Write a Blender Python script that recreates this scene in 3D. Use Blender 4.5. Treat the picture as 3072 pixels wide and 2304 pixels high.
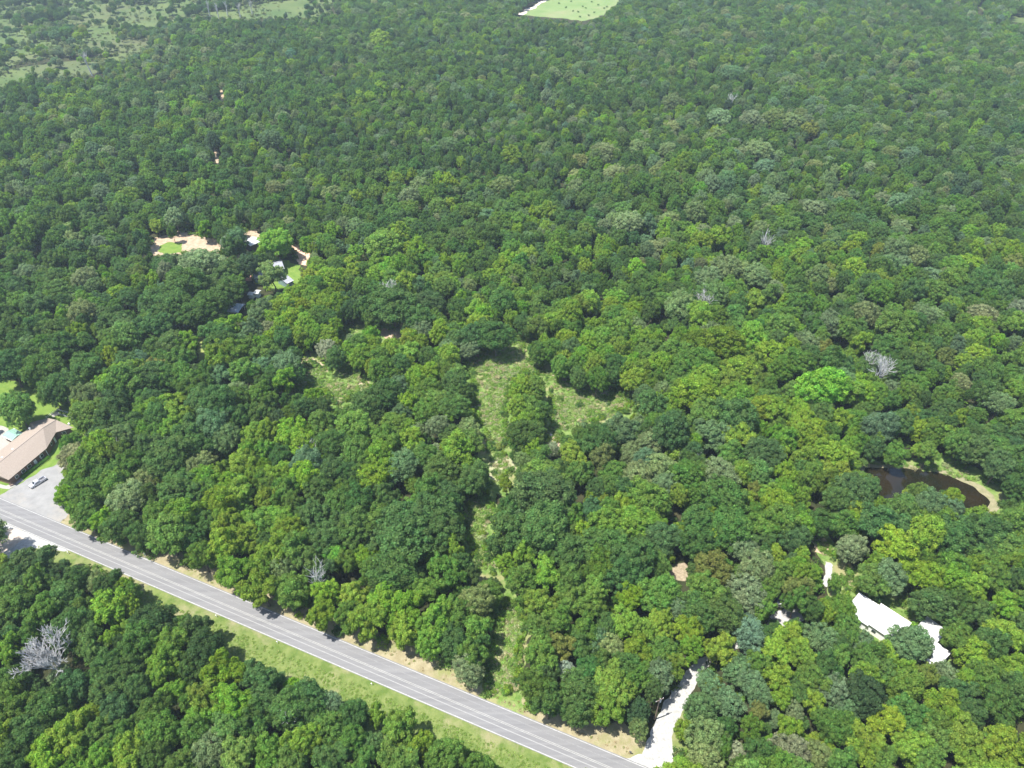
import bpy, math, random
import numpy as np
from mathutils import Vector, Matrix, noise
random.seed(7); RS = np.random.RandomState(11)
S = bpy.context.scene
for o in list(bpy.data.objects): bpy.data.objects.remove(o)
C = S.collection
R = math.radians
# ---------------------------------------------------------------- camera, light, exposure
CAMH = 170.0; FPX = 718.0; PITCH = R(39)
cam = bpy.data.objects.new('camera', bpy.data.cameras.new('camera')); C.objects.link(cam)
cam.location = (0, 0, CAMH); cam.rotation_euler = (R(90) - PITCH, 0, 0)
cam.data.sensor_width = 36; cam.data.lens = 36 * FPX / 1024
cam.data.clip_start = 1; cam.data.clip_end = 9000
S.camera = cam
S.view_settings.view_transform = 'Standard'; S.view_settings.look = 'None'
S.view_settings.exposure = 1.2; S.view_settings.gamma = 1
SUN_EL = R(69); SDX, SDY = 0.94, 0.34          # ground direction in which shadows fall
sun = bpy.data.objects.new('sun', bpy.data.lights.new('sun', 'SUN')); C.objects.link(sun)
sun.data.energy = 4.6; sun.data.angle = R(0.5); sun.data.color = (1.0, 0.955, 0.88)
sv = Vector((SDX * math.cos(SUN_EL), SDY * math.cos(SUN_EL), -math.sin(SUN_EL)))
sun.rotation_euler = sv.to_track_quat('-Z', 'Y').to_euler()
sun.location = (0, 0, 300)
W = bpy.data.worlds.new('World'); S.world = W; W.use_nodes = True
wn = W.node_tree.nodes; bg = wn['Background']
sky = wn.new('ShaderNodeTexSky'); sky.sky_type = 'NISHITA'; sky.sun_disc = False
sky.sun_elevation = SUN_EL; sky.sun_rotation = math.atan2(-SDX, -SDY)
W.node_tree.links.new(sky.outputs[0], bg.inputs[0]); bg.inputs[1].default_value = 0.12
S.cycles.max_bounces = 6; S.cycles.diffuse_bounces = 4; S.cycles.transmission_bounces = 3
S.cycles.transparent_max_bounces = 6; S.cycles.volume_bounces = 0

# ---------------------------------------------------------------- projection helpers
cP, sP = math.cos(PITCH), math.sin(PITCH)
def at(u, v, z=0.0):
    """point of height z that the photograph shows at (u, v), 1024 wide"""
    a = (u - 512) / FPX; t = (v - 384) / FPX
    dy = cP - t * sP; dz = -sP - t * cP
    k = (z - CAMH) / dz
    return Vector((a * k, dy * k, z))
def proj(x, y, z):
    d = y * cP + (CAMH - z) * sP
    w = -y * sP + (CAMH - z) * cP
    return 512 + FPX * x / d, 384 + FPX * w / d, d
def inpoly(u, v, P):
    c = False; n = len(P); j = n - 1
    for i in range(n):
        xi, yi = P[i]; xj, yj = P[j]
        if (yi > v) != (yj > v) and u < (xj - xi) * (v - yi) / (yj - yi) + xi: c = not c
        j = i
    return c
def dc(*pts): return [(x * .46293, y * .46293) for x, y in pts]     # whole-photo reading -> 1024
# ---------------------------------------------------------------- object helpers
def tag(o, label=None, cat=None, group=None, kind=None):
    if label: o['label'] = label
    if cat: o['category'] = cat
    if group: o['group'] = group
    if kind: o['kind'] = kind
    return o
def thing(name, label, cat, loc=(0, 0, 0), rz=0, group=None):
    o = bpy.data.objects.new(name, None); C.objects.link(o); o.empty_display_size = .5
    o.location = loc; o.rotation_euler = (0, 0, rz)
    return tag(o, label, cat, group)
class MB:
    def __init__(s): s.v = []; s.f = []; s.uv = None
    def quad(s, a, b, c, d):
        n = len(s.v); s.v += [tuple(a), tuple(b), tuple(c), tuple(d)]; s.f.append((n, n+1, n+2, n+3)); return s
    def poly(s, pts):
        n = len(s.v); s.v += [tuple(p) for p in pts]; s.f.append(tuple(range(n, n + len(pts)))); return s
    def box(s, x0, x1, y0, y1, z0, z1):
        n = len(s.v)
        s.v += [(x0,y0,z0),(x1,y0,z0),(x1,y1,z0),(x0,y1,z0),(x0,y0,z1),(x1,y0,z1),(x1,y1,z1),(x0,y1,z1)]
        for q in ((0,3,2,1),(4,5,6,7),(0,1,5,4),(1,2,6,5),(2,3,7,6),(3,0,4,7)): s.f.append(tuple(n+i for i in q))
        return s
    def prism(s, prof, x0, x1):                 # profile in y,z extruded along x
        n = len(s.v); k = len(prof)
        s.v += [(x0, y, z) for y, z in prof] + [(x1, y, z) for y, z in prof]
        for i in range(k): s.f.append((n+i, n+(i+1) % k, n+k+(i+1) % k, n+k+i))
        s.f.append(tuple(n+i for i in reversed(range(k)))); s.f.append(tuple(n+k+i for i in range(k)))
        return s
    def tube(s, a, b, r0, r1, seg=7, cap=True):
        a = Vector(a); b = Vector(b); d = (b - a)
        if d.length < 1e-6: return s
        d.normalize(); u = d.orthogonal().normalized(); w = d.cross(u); n = len(s.v)
        for p, r in ((a, r0), (b, r1)):
            for i in range(seg):
                t = 2 * math.pi * i / seg; s.v.append(tuple(p + u * (r * math.cos(t)) + w * (r * math.sin(t))))
        for i in range(seg): s.f.append((n+i, n+(i+1) % seg, n+seg+(i+1) % seg, n+seg+i))
        if cap: s.f.append(tuple(n+i for i in reversed(range(seg)))); s.f.append(tuple(n+seg+i for i in range(seg)))
        return s
    def mesh(s, name, m):
        me = bpy.data.meshes.new(name); me.from_pydata(s.v, [], s.f); me.update()
        if m: me.materials.append(m)
        return me
    def build(s, name, m, parent=None):
        o = bpy.data.objects.new(name, s.mesh(name, m)); C.objects.link(o)
        if parent: o.parent = parent
        return o
# ---------------------------------------------------------------- materials
def mat(name, col, rough=.8, spec=.3, c2=None, scale=1.0, detail=5, bump=0, bscale=None, metal=0, ramp=(.35, .65), stretch=None, c3=None):
    m = bpy.data.materials.new(name); m.use_nodes = True; N = m.node_tree.nodes; L = m.node_tree.links
    b = N['Principled BSDF']; b.inputs['Base Color'].default_value = (*col, 1)
    b.inputs['Roughness'].default_value = rough; b.inputs['Specular IOR Level'].default_value = spec
    b.inputs['Metallic'].default_value = metal
    tc = N.new('ShaderNodeTexCoord'); src = tc.outputs['Object']
    if stretch:
        mp = N.new('ShaderNodeMapping'); mp.inputs['Rotation'].default_value = (0, 0, stretch[0]); mp.inputs['Scale'].default_value = stretch[1]
        L.new(src, mp.inputs[0]); src = mp.outputs[0]
    if c2:
        n = N.new('ShaderNodeTexNoise'); n.inputs['Scale'].default_value = scale; n.inputs['Detail'].default_value = detail
        n.inputs['Roughness'].default_value = .62
        L.new(src, n.inputs['Vector'])
        r = N.new('ShaderNodeValToRGB'); e = r.color_ramp.elements
        e[0].position = ramp[0]; e[0].color = (*col, 1); e[1].position = ramp[1]; e[1].color = (*c2, 1)
        L.new(n.outputs['Fac'], r.inputs[0]); out = r.outputs[0]
        if c3:
            n3 = N.new('ShaderNodeTexNoise'); n3.inputs['Scale'].default_value = scale * .17; n3.inputs['Detail'].default_value = 6
            n3.inputs['Roughness'].default_value = .7
            L.new(src, n3.inputs['Vector'])
            r3 = N.new('ShaderNodeValToRGB'); r3.color_ramp.elements[0].position = .5; r3.color_ramp.elements[1].position = .62
            L.new(n3.outputs['Fac'], r3.inputs[0])
            mx = N.new('ShaderNodeMix'); mx.data_type = 'RGBA'
            L.new(r3.outputs[0], mx.inputs[0]); L.new(out, mx.inputs[6]); mx.inputs[7].default_value = (*c3, 1); out = mx.outputs[2]
        L.new(out, b.inputs['Base Color'])
    if bump:
        nb = N.new('ShaderNodeTexNoise'); nb.inputs['Scale'].default_value = bscale or scale * 4; nb.inputs['Detail'].default_value = 4
        L.new(src, nb.inputs['Vector'])
        bp = N.new('ShaderNodeBump'); bp.inputs['Strength'].default_value = bump; bp.inputs['Distance'].default_value = .3
        L.new(nb.outputs['Fac'], bp.inputs['Height']); L.new(bp.outputs[0], b.inputs['Normal'])
    return m
def leaf_mat():
    m = bpy.data.materials.new('leaves'); m.use_nodes = True; N = m.node_tree.nodes; L = m.node_tree.links
    b = N['Principled BSDF']; out = N['Material Output']
    a = N.new('ShaderNodeAttribute'); a.attribute_type = 'INSTANCER'; a.attribute_name = 'tcol'
    t = N.new('ShaderNodeAttribute'); t.attribute_name = 'tone'
    sep = N.new('ShaderNodeSeparateXYZ'); L.new(t.outputs['Vector'], sep.inputs[0])
    hs = N.new('ShaderNodeHueSaturation')
    L.new(a.outputs['Color'], hs.inputs['Color'])
    L.new(sep.outputs[0], hs.inputs['Hue']); L.new(sep.outputs[1], hs.inputs['Value'])
    L.new(hs.outputs[0], b.inputs['Base Color'])
    b.inputs['Roughness'].default_value = .65; b.inputs['Specular IOR Level'].default_value = .12
    tr = N.new('ShaderNodeBsdfTranslucent')
    h2 = N.new('ShaderNodeHueSaturation'); h2.inputs['Saturation'].default_value = 1.1; h2.inputs['Value'].default_value = 1.3
    L.new(hs.outputs[0], h2.inputs['Color']); L.new(h2.outputs[0], tr.inputs[0])
    mx = N.new('ShaderNodeMixShader'); mx.inputs[0].default_value = .5
    L.new(b.outputs[0], mx.inputs[1]); L.new(tr.outputs[0], mx.inputs[2]); L.new(mx.outputs[0], out.inputs['Surface'])
    return m
M = {}
M['leaf'] = leaf_mat()
M['bark'] = mat('bark', (.10, .08, .06), .9, .1, (.19, .16, .13), 3)
M['dead'] = mat('dead_wood', (.34, .335, .33), .85, .1, (.46, .46, .45), 2)
M['floor'] = mat('forest_floor', (.022, .030, .012), .95, .1, (.050, .048, .024), .25, 8, .5, 2)
M['grassv'] = mat('verge_grass', (.088, .135, .030), .95, .1, (.155, .190, .060), .35, 9, .6, 3, c3=(.22, .21, .11), ramp=(.38, .62))
M['drygrass'] = mat('mown_dry_grass', (.22, .19, .11), .95, .1, (.30, .265, .17), .5, 9, .5, 3, c3=(.19, .20, .08), ramp=(.35, .65))
M['weeds'] = mat('clearing_weeds', (.085, .155, .030), .95, .1, (.17, .235, .07), .45, 9, .8, 2.5, c3=(.24, .23, .11), ramp=(.38, .62))
M['lawn'] = mat('lawn_grass', (.095, .170, .028), .95, .1, (.150, .215, .045), .4, 8, .4, 4)
M['meadow'] = mat('far_meadow', (.060, .100, .032), .95, .1, (.105, .135, .048), .03, 12, .4, 1, c3=(.09, .10, .05))
M['field'] = mat('pale_field', (.125, .19, .065), .95, .1, (.165, .22, .085), .06, 8, .4, 1, c3=(.19, .21, .10))
M['tan'] = mat('tan_dirt', (.29, .215, .145), .95, .1, (.42, .33, .24), .5, 8, .5, 3)
M['drystrip'] = mat('dry_litter', (.20, .165, .11), .95, .1, (.34, .28, .20), 1.4, 9, .7, 4, c3=(.13, .17, .05))
M['red'] = mat('red_dirt', (.40, .22, .13), .95, .1, (.58, .38, .26), .8, 8, .5, 3)
M['gravel'] = mat('white_gravel', (.27, .268, .255), .95, .1, (.42, .415, .40), 1.2, 8, .4, 6)
M['lot'] = mat('pale_gravel_lot', (.20, .20, .198), .95, .1, (.25, .25, .245), .35, 8, .3, 5, c3=(.27, .255, .23))
M['conc'] = mat('concrete', (.26, .255, .235), .9, .2, (.34, .33, .30), 2)
M['paint'] = mat('road_paint', (.27, .27, .26), .8, .2, (.40, .40, .39), 2.0)
M['faded'] = mat('faded_paint', (.26, .26, .25), .8, .2, (.36, .36, .34), 1.5)
M['water'] = mat('pond_water', (.008, .009, .004), .05, .5, (.018, .013, .006), .12, 3, .02, 1.5)
M['shingle'] = mat('tan_shingle', (.245, .205, .172), .9, .15, (.29, .245, .205), 2.5, 6, .3, 8)
M['brick'] = mat('brown_brick', (.14, .085, .06), .9, .2, (.22, .14, .10), 6)
M['white'] = mat('white_paint', (.78, .78, .77), .5, .4, (.84, .84, .83), 3)
M['metalw'] = mat('white_metal_roof', (.46, .46, .46), .45, .4, (.58, .58, .57), .5, 5)
M['mint'] = mat('mint_metal_roof', (.19, .33, .27), .5, .4, (.23, .38, .31), 1)
M['grey'] = mat('grey_shingle', (.23, .24, .27), .9, .2, (.32, .33, .36), 2, 6, .3, 8)
M['teal'] = mat('grey_teal_siding', (.19, .28, .29), .7, .3, (.24, .33, .34), 2)
M['bluem'] = mat('pale_blue_metal', (.50, .56, .66), .4, .5, (.60, .65, .74), 1)
M['dark'] = mat('dark_trim', (.03, .03, .035), .5, .4, (.05, .05, .055), 4)
M['glass'] = mat('window_glass', (.03, .04, .05), .08, .6)
M['silver'] = mat('silver_car_paint', (.55, .56, .60), .25, .6, (.58, .59, .63), 3, metal=.3)
M['tyre'] = mat('tyre_rubber', (.02, .02, .02), .9, .2)
M['blue'] = mat('blue_fabric', (.08, .32, .50), .7, .3, (.12, .40, .58), 4)
M['wood'] = mat('weathered_wood', (.16, .12, .10), .9, .2, (.26, .20, .16), 5)
M['terra'] = mat('terracotta_paving', (.48, .24, .17), .9, .2, (.58, .32, .23), 3)
# road asphalt: streaks that run along the road
RA = at(0, 509.5); RB = at(608, 767.5)
RDIR = (RB - RA).normalized(); RANG = math.atan2(RDIR.y, RDIR.x)
def road_mat():
    m = mat('asphalt', (.150, .150, .155), .9, .2, (.200, .200, .202), 1.0, 7, .25, 25, stretch=(-RANG, (.03, .9, 1)), ramp=(.3, .7))
    N = m.node_tree.nodes; L = m.node_tree.links; b = N['Principled BSDF']
    lk = b.inputs['Base Color'].links[0]; src = lk.from_socket
    n = N.new('ShaderNodeTexNoise'); n.inputs['Scale'].default_value = 14; n.inputs['Detail'].default_value = 3
    tc = N.new('ShaderNodeTexCoord'); L.new(tc.outputs['Object'], n.inputs['Vector'])
    mr = N.new('ShaderNodeMapRange'); mr.inputs[3].default_value = .82; mr.inputs[4].default_value = 1.15; L.new(n.outputs['Fac'], mr.inputs[0])
    mx = N.new('ShaderNodeVectorMath'); mx.operation = 'SCALE'; L.new(src, mx.inputs[0]); L.new(mr.outputs[0], mx.inputs['Scale'])
    L.new(mx.outputs[0], b.inputs['Base Color'])
    return m
M['road'] = road_mat()

# ---------------------------------------------------------------- ground and ground patches
def structure(o, label=None):
    o['kind'] = 'structure'
    return o
g = MB(); g.quad((-4000, -1500, 0), (4000, -1500, 0), (4000, 6000, 0), (-4000, 6000, 0))
structure(g.build('ground', M['floor']))
def ragged(P, amp=.6, step=1.2, z=0.0, seed=0):
    """outline of picture points laid on the ground, its edge made uneven"""
    out = []; n = len(P); rr = random.Random(seed)
    W_ = [at(u, v) for u, v in P]
    for i in range(n):
        a = W_[i]; b = W_[(i + 1) % n]; L_ = (b - a).length; k = max(1, int(L_ / step))
        nd = Vector((-(b - a).y, (b - a).x, 0)).normalized() if L_ > 0 else Vector((0, 0, 0))
        for j in range(k):
            p = a.lerp(b, j / k)
            q = noise.noise(Vector((p.x * .35, p.y * .35, seed))) * amp * 1.4 + rr.uniform(-.4, .4) * amp
            out.append((p.x + nd.x * q, p.y + nd.y * q, z))
    return out
def sheet(name, P, m, z, amp=.6, step=1.2, seed=0):
    import mathutils
    z += seed * .0004          # no two sheets in one plane
    pts = ragged(P, amp, step, z, seed)
    tri = mathutils.geometry.tessellate_polygon([[Vector(p) for p in pts]])
    me = bpy.data.meshes.new(name); me.from_pydata(pts, [], [tuple(t) for t in tri]); me.update()
    for p in me.polygons:
        if p.normal.z < 0: p.flip()
    me.materials.append(m)
    o = bpy.data.objects.new(name, me); C.objects.link(o)
    return structure(o)
OPEN = []                       # picture outlines of ground that no crown may hide
def opened(P): OPEN.append(P); return P
UV_UP = opened([(-60, 470), (0, 496), (54, 518)] + dc((140,1122),(250,1182),(380,1226),(440,1232),(475,1266),(640,1332),(700,1352),(760,1386),(900,1412),(960,1450),(1045,1482),(1095,1492),(1165,1560),(1290,1594),(1350,1606),(1362,1630)) + [(660, 790), (576, 768), (278, 645), (117, 571), (0, 523), (-60, 500)])
sheet('dry_roadside_verge', [(50, 518), (66, 508)] + dc((150,1090),(250,1150),(380,1190),(440,1200),(490,1240),(640,1300),(700,1330),(760,1350),(900,1385),(960,1420),(1050,1450),(1090,1460),(1160,1530),(1290,1560),(1350,1560),(1390,1590)) + [(700, 790), (640, 800), (560, 752), (300, 638), (117, 560)], M['drygrass'], .02, .7, 1.0, 3)
sheet('dry_roadside_verge', [(-90, 440), (-60, 425), (-5, 496), (0, 505), (-90, 465)], M['lawn'], .02, .4, 1.0, 4)
LOWV = opened([(117, 568), (278, 643), (341, 668), (472, 724), (576, 767)] + [(600, 778), (550, 778)] + dc((1075,1659),(985,1608),(895,1552),(740,1512),(620,1462),(575,1435),(492,1410),(425,1330),(318,1308),(296,1262),(280,1235),(150,1198),(75,1180)) + [(30, 545), (60, 548)])
sheet('green_roadside_verge', [(-20, 575), (10, 553), (30, 545), (60, 540), (100, 548), (278, 628), (341, 652), (472, 708), (576, 752), (700, 804), (640, 850), (500, 790), (400, 745), (300, 715), (230, 665), (170, 620), (120, 600), (60, 575), (0, 590)], M['grassv'], .02, .7, 1.0, 5)
LOT = opened([(0, 497), (13, 487), (26, 478.5), (41, 468.5), (52, 461), (60, 466), (64, 478), (59, 490), (54, 500), (56, 517), (54, 521), (30, 511)])
sheet('parking_lot', [(-30, 484), (-4, 494), (13, 487), (26, 478.5), (41, 468.5), (58, 458), (75, 462), (78, 485), (72, 505), (66, 518), (58, 524), (30, 512), (0, 500)], M['lot'], .035, .25, .8, 6)
GRV = opened([(0, 521), (20, 527), (48, 541), (34, 547), (10, 556), (0, 562)])
sheet('gravel_pulloff', [(-70, 486), (0, 515), (16, 522), (40, 533), (80, 545), (64, 552), (48, 549), (36, 549), (12, 558), (-10, 572), (-70, 590)], M['gravel'], .045, .4, .8, 8)
sheet('dirt_patch', [(-40, 540), (0, 532), (10, 528), (22, 530), (24, 538), (14, 547), (0, 554), (-40, 570)], mat('pinkish_dirt', (.38, .31, .26), .95, .1, (.47, .41, .35), 1), .06, .5, .8, 9)
DRV = opened(dc((1362,1645),(1390,1625),(1405,1590),(1422,1550),(1440,1515),(1470,1475),(1492,1442),(1515,1428),(1530,1432),(1512,1455),(1484,1510),(1460,1560),(1447,1590),(1452,1640),(1460,1659),(1380,1659)))
sheet('gravel_lane', dc((1340,1642),(1386,1628),(1403,1590),(1420,1550),(1438,1514),(1467,1474),(1490,1440),(1513,1423),(1560,1404),(1600,1382),(1650,1352),(1680,1318),(1720,1308),(1748,1322),(1745,1338),(1700,1360),(1650,1375),(1604,1396),(1560,1418),(1534,1436),(1514,1457),(1486,1512),(1462,1560),(1450,1592),(1455,1640),(1466,1700),(1420,1750),(1370,1700)), M['gravel'], .045, .35, .7, 10)
sheet('green_roadside_verge', [(668, 700), (676, 690), (694, 720), (706, 800), (640, 800), (655, 740)], M['grassv'], .03, .5, .8, 16)
sheet('gravel_patch', dc((1783,1212),(1797,1218),(1798,1252),(1786,1268),(1776,1262),(1782,1240)), M['gravel'], .05, .3, .6, 15)
for P in (dc((1670,1325),(1690,1305),(1730,1315),(1745,1330),(1700,1345),(1680,1340)), dc((1785,1215),(1797,1222),(1795,1250),(1782,1262)), dc((1855,1300),(1870,1330),(1862,1345),(1850,1325))): opened(P)
sheet('dirt_patch', [(812, 538), (826, 534), (840, 548), (855, 570), (866, 576), (860, 594), (842, 604), (828, 596), (830, 575), (818, 556)], M['weeds'], .03, .6, 1, 11)
sheet('dirt_patch', [(813, 540), (824, 538), (830, 548), (824, 556), (815, 552)], M['tan'], .04, .5, .8, 12)
for P in ([(816, 543), (827, 540), (838, 552), (838, 558), (820, 552)], [(848, 578), (860, 577), (856, 590), (842, 598)], [(898, 604), (908, 602), (908, 614), (902, 614)], [(668, 570), (680, 567), (691, 575), (684, 579)]): opened(P)
sheet('dirt_patch', [(664, 566), (684, 563), (696, 572), (690, 583), (672, 578)], M['drystrip'], .03, .5, .8, 13)
sheet('dirt_patch', [(890, 590), (912, 596), (960, 640), (962, 690), (930, 690), (900, 650), (860, 640), (850, 600)], M['weeds'], .02, .6, 1, 14)
# clearings
CA = opened([(278, 389), (292, 386), (305, 372), (303, 360), (312, 361), (327, 370), (345, 371), (362, 369), (367, 378), (366, 388), (352, 400), (341, 405), (330, 405), (327, 392), (312, 388), (300, 392), (282, 393)])
sheet('weedy_clearing', [(272, 392), (285, 380), (298, 372), (296, 356), (315, 350), (345, 362), (366, 364), (374, 380), (366, 398), (345, 415), (322, 412), (300, 400)], M['weeds'], .02, .9, 1.2, 20)
sheet('dirt_patch', [(276, 387), (292, 385), (300, 388), (290, 394), (274, 393)], M['tan'], .04, .4, .8, 21)
sheet('dirt_patch', [(300, 356), (312, 358), (330, 368), (328, 372), (306, 374), (298, 366)], mat('pale_dead_grass', (.33, .26, .185), .95, .1, (.42, .35, .25), 1.5), .035, .8, .8, 22)
sheet('dirt_patch', [(352, 368), (366, 370), (369, 384), (360, 386)], mat('pale_dry_grass', (.30, .25, .17), .95, .1, (.38, .33, .23), 1.5), .035, .7, .8, 23)
CB = opened([(342, 326), (352, 322), (362, 328), (350, 334), (342, 335)]); opened([(378, 330), (400, 330), (400, 338), (384, 338)])
sheet('weedy_clearing', [(332, 318), (372, 312), (408, 322), (412, 342), (380, 344), (334, 342)], M['weeds'], .02, .9, 1.2, 24)
sheet('dirt_patch', [(376, 328), (398, 330), (404, 338), (384, 339)], M['tan'], .035, .6, .8, 25)
CC = opened([(463, 360), (480, 355), (504, 345), (512, 341), (526, 343), (526, 356), (537, 366), (552, 374), (560, 379), (585, 388), (610, 388), (628, 400), (628, 412), (600, 420), (575, 428), (552, 436), (545, 446), (551, 420), (549, 395), (540, 376), (520, 374), (510, 390), (506, 420), (508, 446), (500, 450), (489, 452), (486, 440), (476, 412), (472, 398), (474, 386)])
opened([(489, 460), (498, 454), (512, 458), (513, 474), (500, 481), (492, 474)])
opened([(612, 384), (632, 396), (630, 414), (606, 410)])
sheet('weedy_clearing', [(452, 350), (480, 345), (504, 334), (536, 332), (545, 360), (585, 370), (622, 376), (642, 402), (636, 430), (600, 445), (560, 455), (530, 465), (528, 485), (508, 500), (488, 492), (480, 465), (476, 440), (464, 415), (460, 390)], M['weeds'], .02, 1.0, 1.2, 26)
sheet('dirt_patch', [(458, 355), (478, 354), (486, 360), (470, 364), (460, 362)], M['red'], .035, .6, .8, 27)
sheet('dirt_patch', [(552, 374), (585, 384), (622, 386), (634, 404), (626, 402), (600, 394), (566, 386)], mat('dry_tan_grass', (.30, .25, .175), .95, .1, (.38, .33, .24), 1.3, 8, .5, 4), .035, 1.0, .8, 28)
sheet('dirt_patch', [(489, 458), (512, 456), (516, 470), (504, 484), (490, 478)], mat('pale_grass', (.235, .25, .13), .95, .1, (.31, .30, .19), 1.0, 8, .5, 4), .035, .8, .8, 29)
sheet('dirt_patch', [(545, 440), (556, 436), (560, 446), (548, 456)], M['tan'], .035, .6, .8, 30)
CD = opened([(470, 504), (480, 500), (493, 498), (494, 514), (487, 526), (485, 540), (491, 560), (496, 575), (484, 572), (475, 558), (468, 540), (465, 520)])
opened([(504, 598), (520, 606), (527, 622), (521, 645), (518, 690), (486, 696), (486, 665), (491, 640), (499, 620)])
sheet('cleared_strip', [(466, 500), (478, 494), (496, 494), (498, 520), (492, 540), (496, 560), (508, 585), (522, 600), (532, 620), (526, 650), (524, 716), (478, 704), (484, 650), (492, 618), (480, 590), (466, 560), (458, 525)], M['weeds'], .02, .9, 1.0, 31)
sheet('cleared_strip', [(488, 640), (510, 636), (516, 660), (516, 702), (480, 696)], mat('tall_green_grass', (.10, .17, .03), .95, .1, (.17, .23, .065), .8, 8, .6, 4), .035, .8, .8, 32)
sheet('dirt_patch', [(478, 520), (484, 524), (487, 548), (492, 560), (500, 566), (492, 570), (484, 562), (478, 545)], M['drystrip'], .04, 1.3, .5, 33)
sheet('dirt_patch', [(504, 598), (512, 602), (520, 614), (523, 626), (519, 630), (512, 616)], M['drystrip'], .04, 1.3, .5, 34)
sheet('dirt_patch', [(514, 640), (518, 642), (515, 672), (510, 686), (510, 672)], M['drystrip'], .05, 1.1, .5, 35)
# homestead yard in the wood
YARD = opened([(151, 248), (156, 240), (169, 237), (180, 234), (190, 236), (204, 240), (217, 242), (220, 246), (206, 249), (190, 250), (178, 250), (164, 255), (155, 254)])
sheet('dirt_yard', [(148, 248), (155, 238), (169, 234), (181, 231), (192, 234), (206, 238), (232, 238), (246, 228), (256, 228), (262, 240), (262, 256), (240, 262), (206, 258), (170, 262), (152, 256)], M['tan'], .02, .8, 1.2, 40)
sheet('grass_patch', [(160, 246), (168, 242), (182, 243), (182, 252), (166, 255), (158, 251)], M['lawn'], .035, .6, 1, 41)
opened([(243, 236), (248, 230), (254, 230), (257, 238), (260, 246), (254, 247), (247, 250)])
sheet('lawn', [(262, 256), (280, 258), (300, 266), (302, 282), (280, 290), (256, 284), (244, 274)], M['lawn'], .02, .8, 1, 42)
opened([(288, 267), (299, 268), (298, 275), (288, 277)]); opened([(293, 247), (299, 247), (303, 253), (309, 258), (306, 262), (301, 260), (299, 254)])
sheet('dirt_patch', [(289, 244), (301, 244), (314, 258), (308, 266), (298, 264), (296, 252)], mat('orange_dirt', (.50, .32, .22), .95, .1, (.68, .50, .38), .8), .035, .6, 1, 43)
opened([(274, 260), (290, 261), (297, 270), (296, 282), (284, 288), (275, 284)]); opened([(247, 268), (263, 268), (264, 279), (246, 281)])
sheet('dirt_patch', [(245, 275), (252, 274), (252, 281), (245, 281)], M['terra'], .035, .3, 1, 44)
opened([(226, 300), (246, 301), (242, 315), (231, 315)]); opened([(246, 288), (262, 287), (262, 296), (247, 297)])
sheet('lawn', [(168, 322), (190, 320), (192, 334), (172, 336)], M['lawn'], .02, .6, 1, 45); opened([(172, 327), (189, 325), (189, 332), (175, 332)]); opened([(182, 321), (191, 321), (191, 326), (182, 326)])
sheet('lawn', [(195, 334), (203, 334), (207, 364), (199, 364)], mat('bright_lane_grass', (.17, .22, .06), .95, .1, (.23, .26, .09), .5), .02, .4, 1, 46); opened([(198, 340), (201, 340), (203, 358), (200, 358)])
# sandy trail far up
sheet('dirt_trail', [(214, 148), (217, 148), (218, 158), (220, 166), (217, 166), (215, 158)], M['tan'], .02, .5, 1.5, 47); opened([(215, 150), (217, 150), (219, 164), (217, 164)])
sheet('dirt_trail', [(219, 90), (224, 90), (225, 106), (222, 106)], M['tan'], .02, .5, 1.5, 48); opened([(220.5, 92), (223, 92), (223.5, 98), (221, 98)])
# lawn round the tan-roofed building
LWN = opened([(-20, 375), (28, 388), (42, 401), (60, 404), (70, 408), (75, 424), (73, 428), (60, 436), (58, 446), (60, 455), (46, 466), (28, 478), (12, 486), (0, 496), (-20, 500)])
sheet('lawn', [(-90, 365), (0, 378), (28, 384), (44, 398), (62, 400), (76, 404), (84, 430), (84, 455), (64, 462), (41, 470), (26, 480), (12, 488), (-2, 497), (-90, 440)], M['lawn'], .028, .5, 1, 50)
sheet('gravel_yard', [(-60, 415), (-2, 424), (9, 429), (8, 436), (12, 444), (6, 452), (-10, 460), (-60, 470)], M['conc'], .04, .3, 1, 51)
for P in ([(866, 600), (883, 604), (911, 622), (897, 640), (875, 628), (862, 606)], [(922, 620), (927, 617), (945, 631), (936, 642)], [(936, 644), (950, 654), (936, 666), (925, 660)], [(776, 597), (783, 597), (785, 602), (777, 604)]): opened(P)
opened([(34, 648), (68, 646), (72, 666), (40, 672)])      # the big bare tree stands free
# pond
BK = opened([(868, 462), (884, 466), (900, 463), (916, 463), (925, 465), (945, 463), (956, 463), (968, 474), (990, 481), (1004, 488), (1009, 494), (1008, 502), (1000, 510), (990, 512), (985, 503), (976, 500), (960, 493), (948, 486), (934, 490), (925, 482), (905, 480), (880, 480), (868, 474)])
opened([(872, 472), (922, 474), (912, 482), (903, 492), (896, 500), (886, 496), (880, 484)]); opened([(955, 482), (984, 494), (988, 506), (972, 508), (962, 496)])
sheet('pond_bank', [(850, 455), (884, 460), (900, 458), (925, 459), (950, 457), (972, 466), (1000, 478), (1016, 490), (1014, 506), (1004, 520), (980, 532), (940, 535), (890, 525), (855, 505), (846, 480)], M['weeds'], .02, .8, 1, 60)
sheet('pond_bank', [(862, 464), (884, 465), (905, 465), (925, 467), (940, 469), (956, 474), (970, 480), (982, 486), (994, 496), (1000, 508), (992, 515), (960, 525), (930, 528), (890, 518), (866, 502), (858, 480)], mat('sandy_shore', (.17, .17, .09), .95, .1, (.26, .235, .15), .8), .035, .4, .8, 61)
PW = sheet('pond', [(866, 468), (882, 468), (901, 468.3), (921, 469.4), (936.5, 471.8), (952, 477), (964, 482.5), (976, 488.7), (984, 496), (990, 502), (988, 510), (966, 518), (930, 520), (900, 512), (874, 498), (862, 480)], M['water'], .06, .35, .8, 62)
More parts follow.
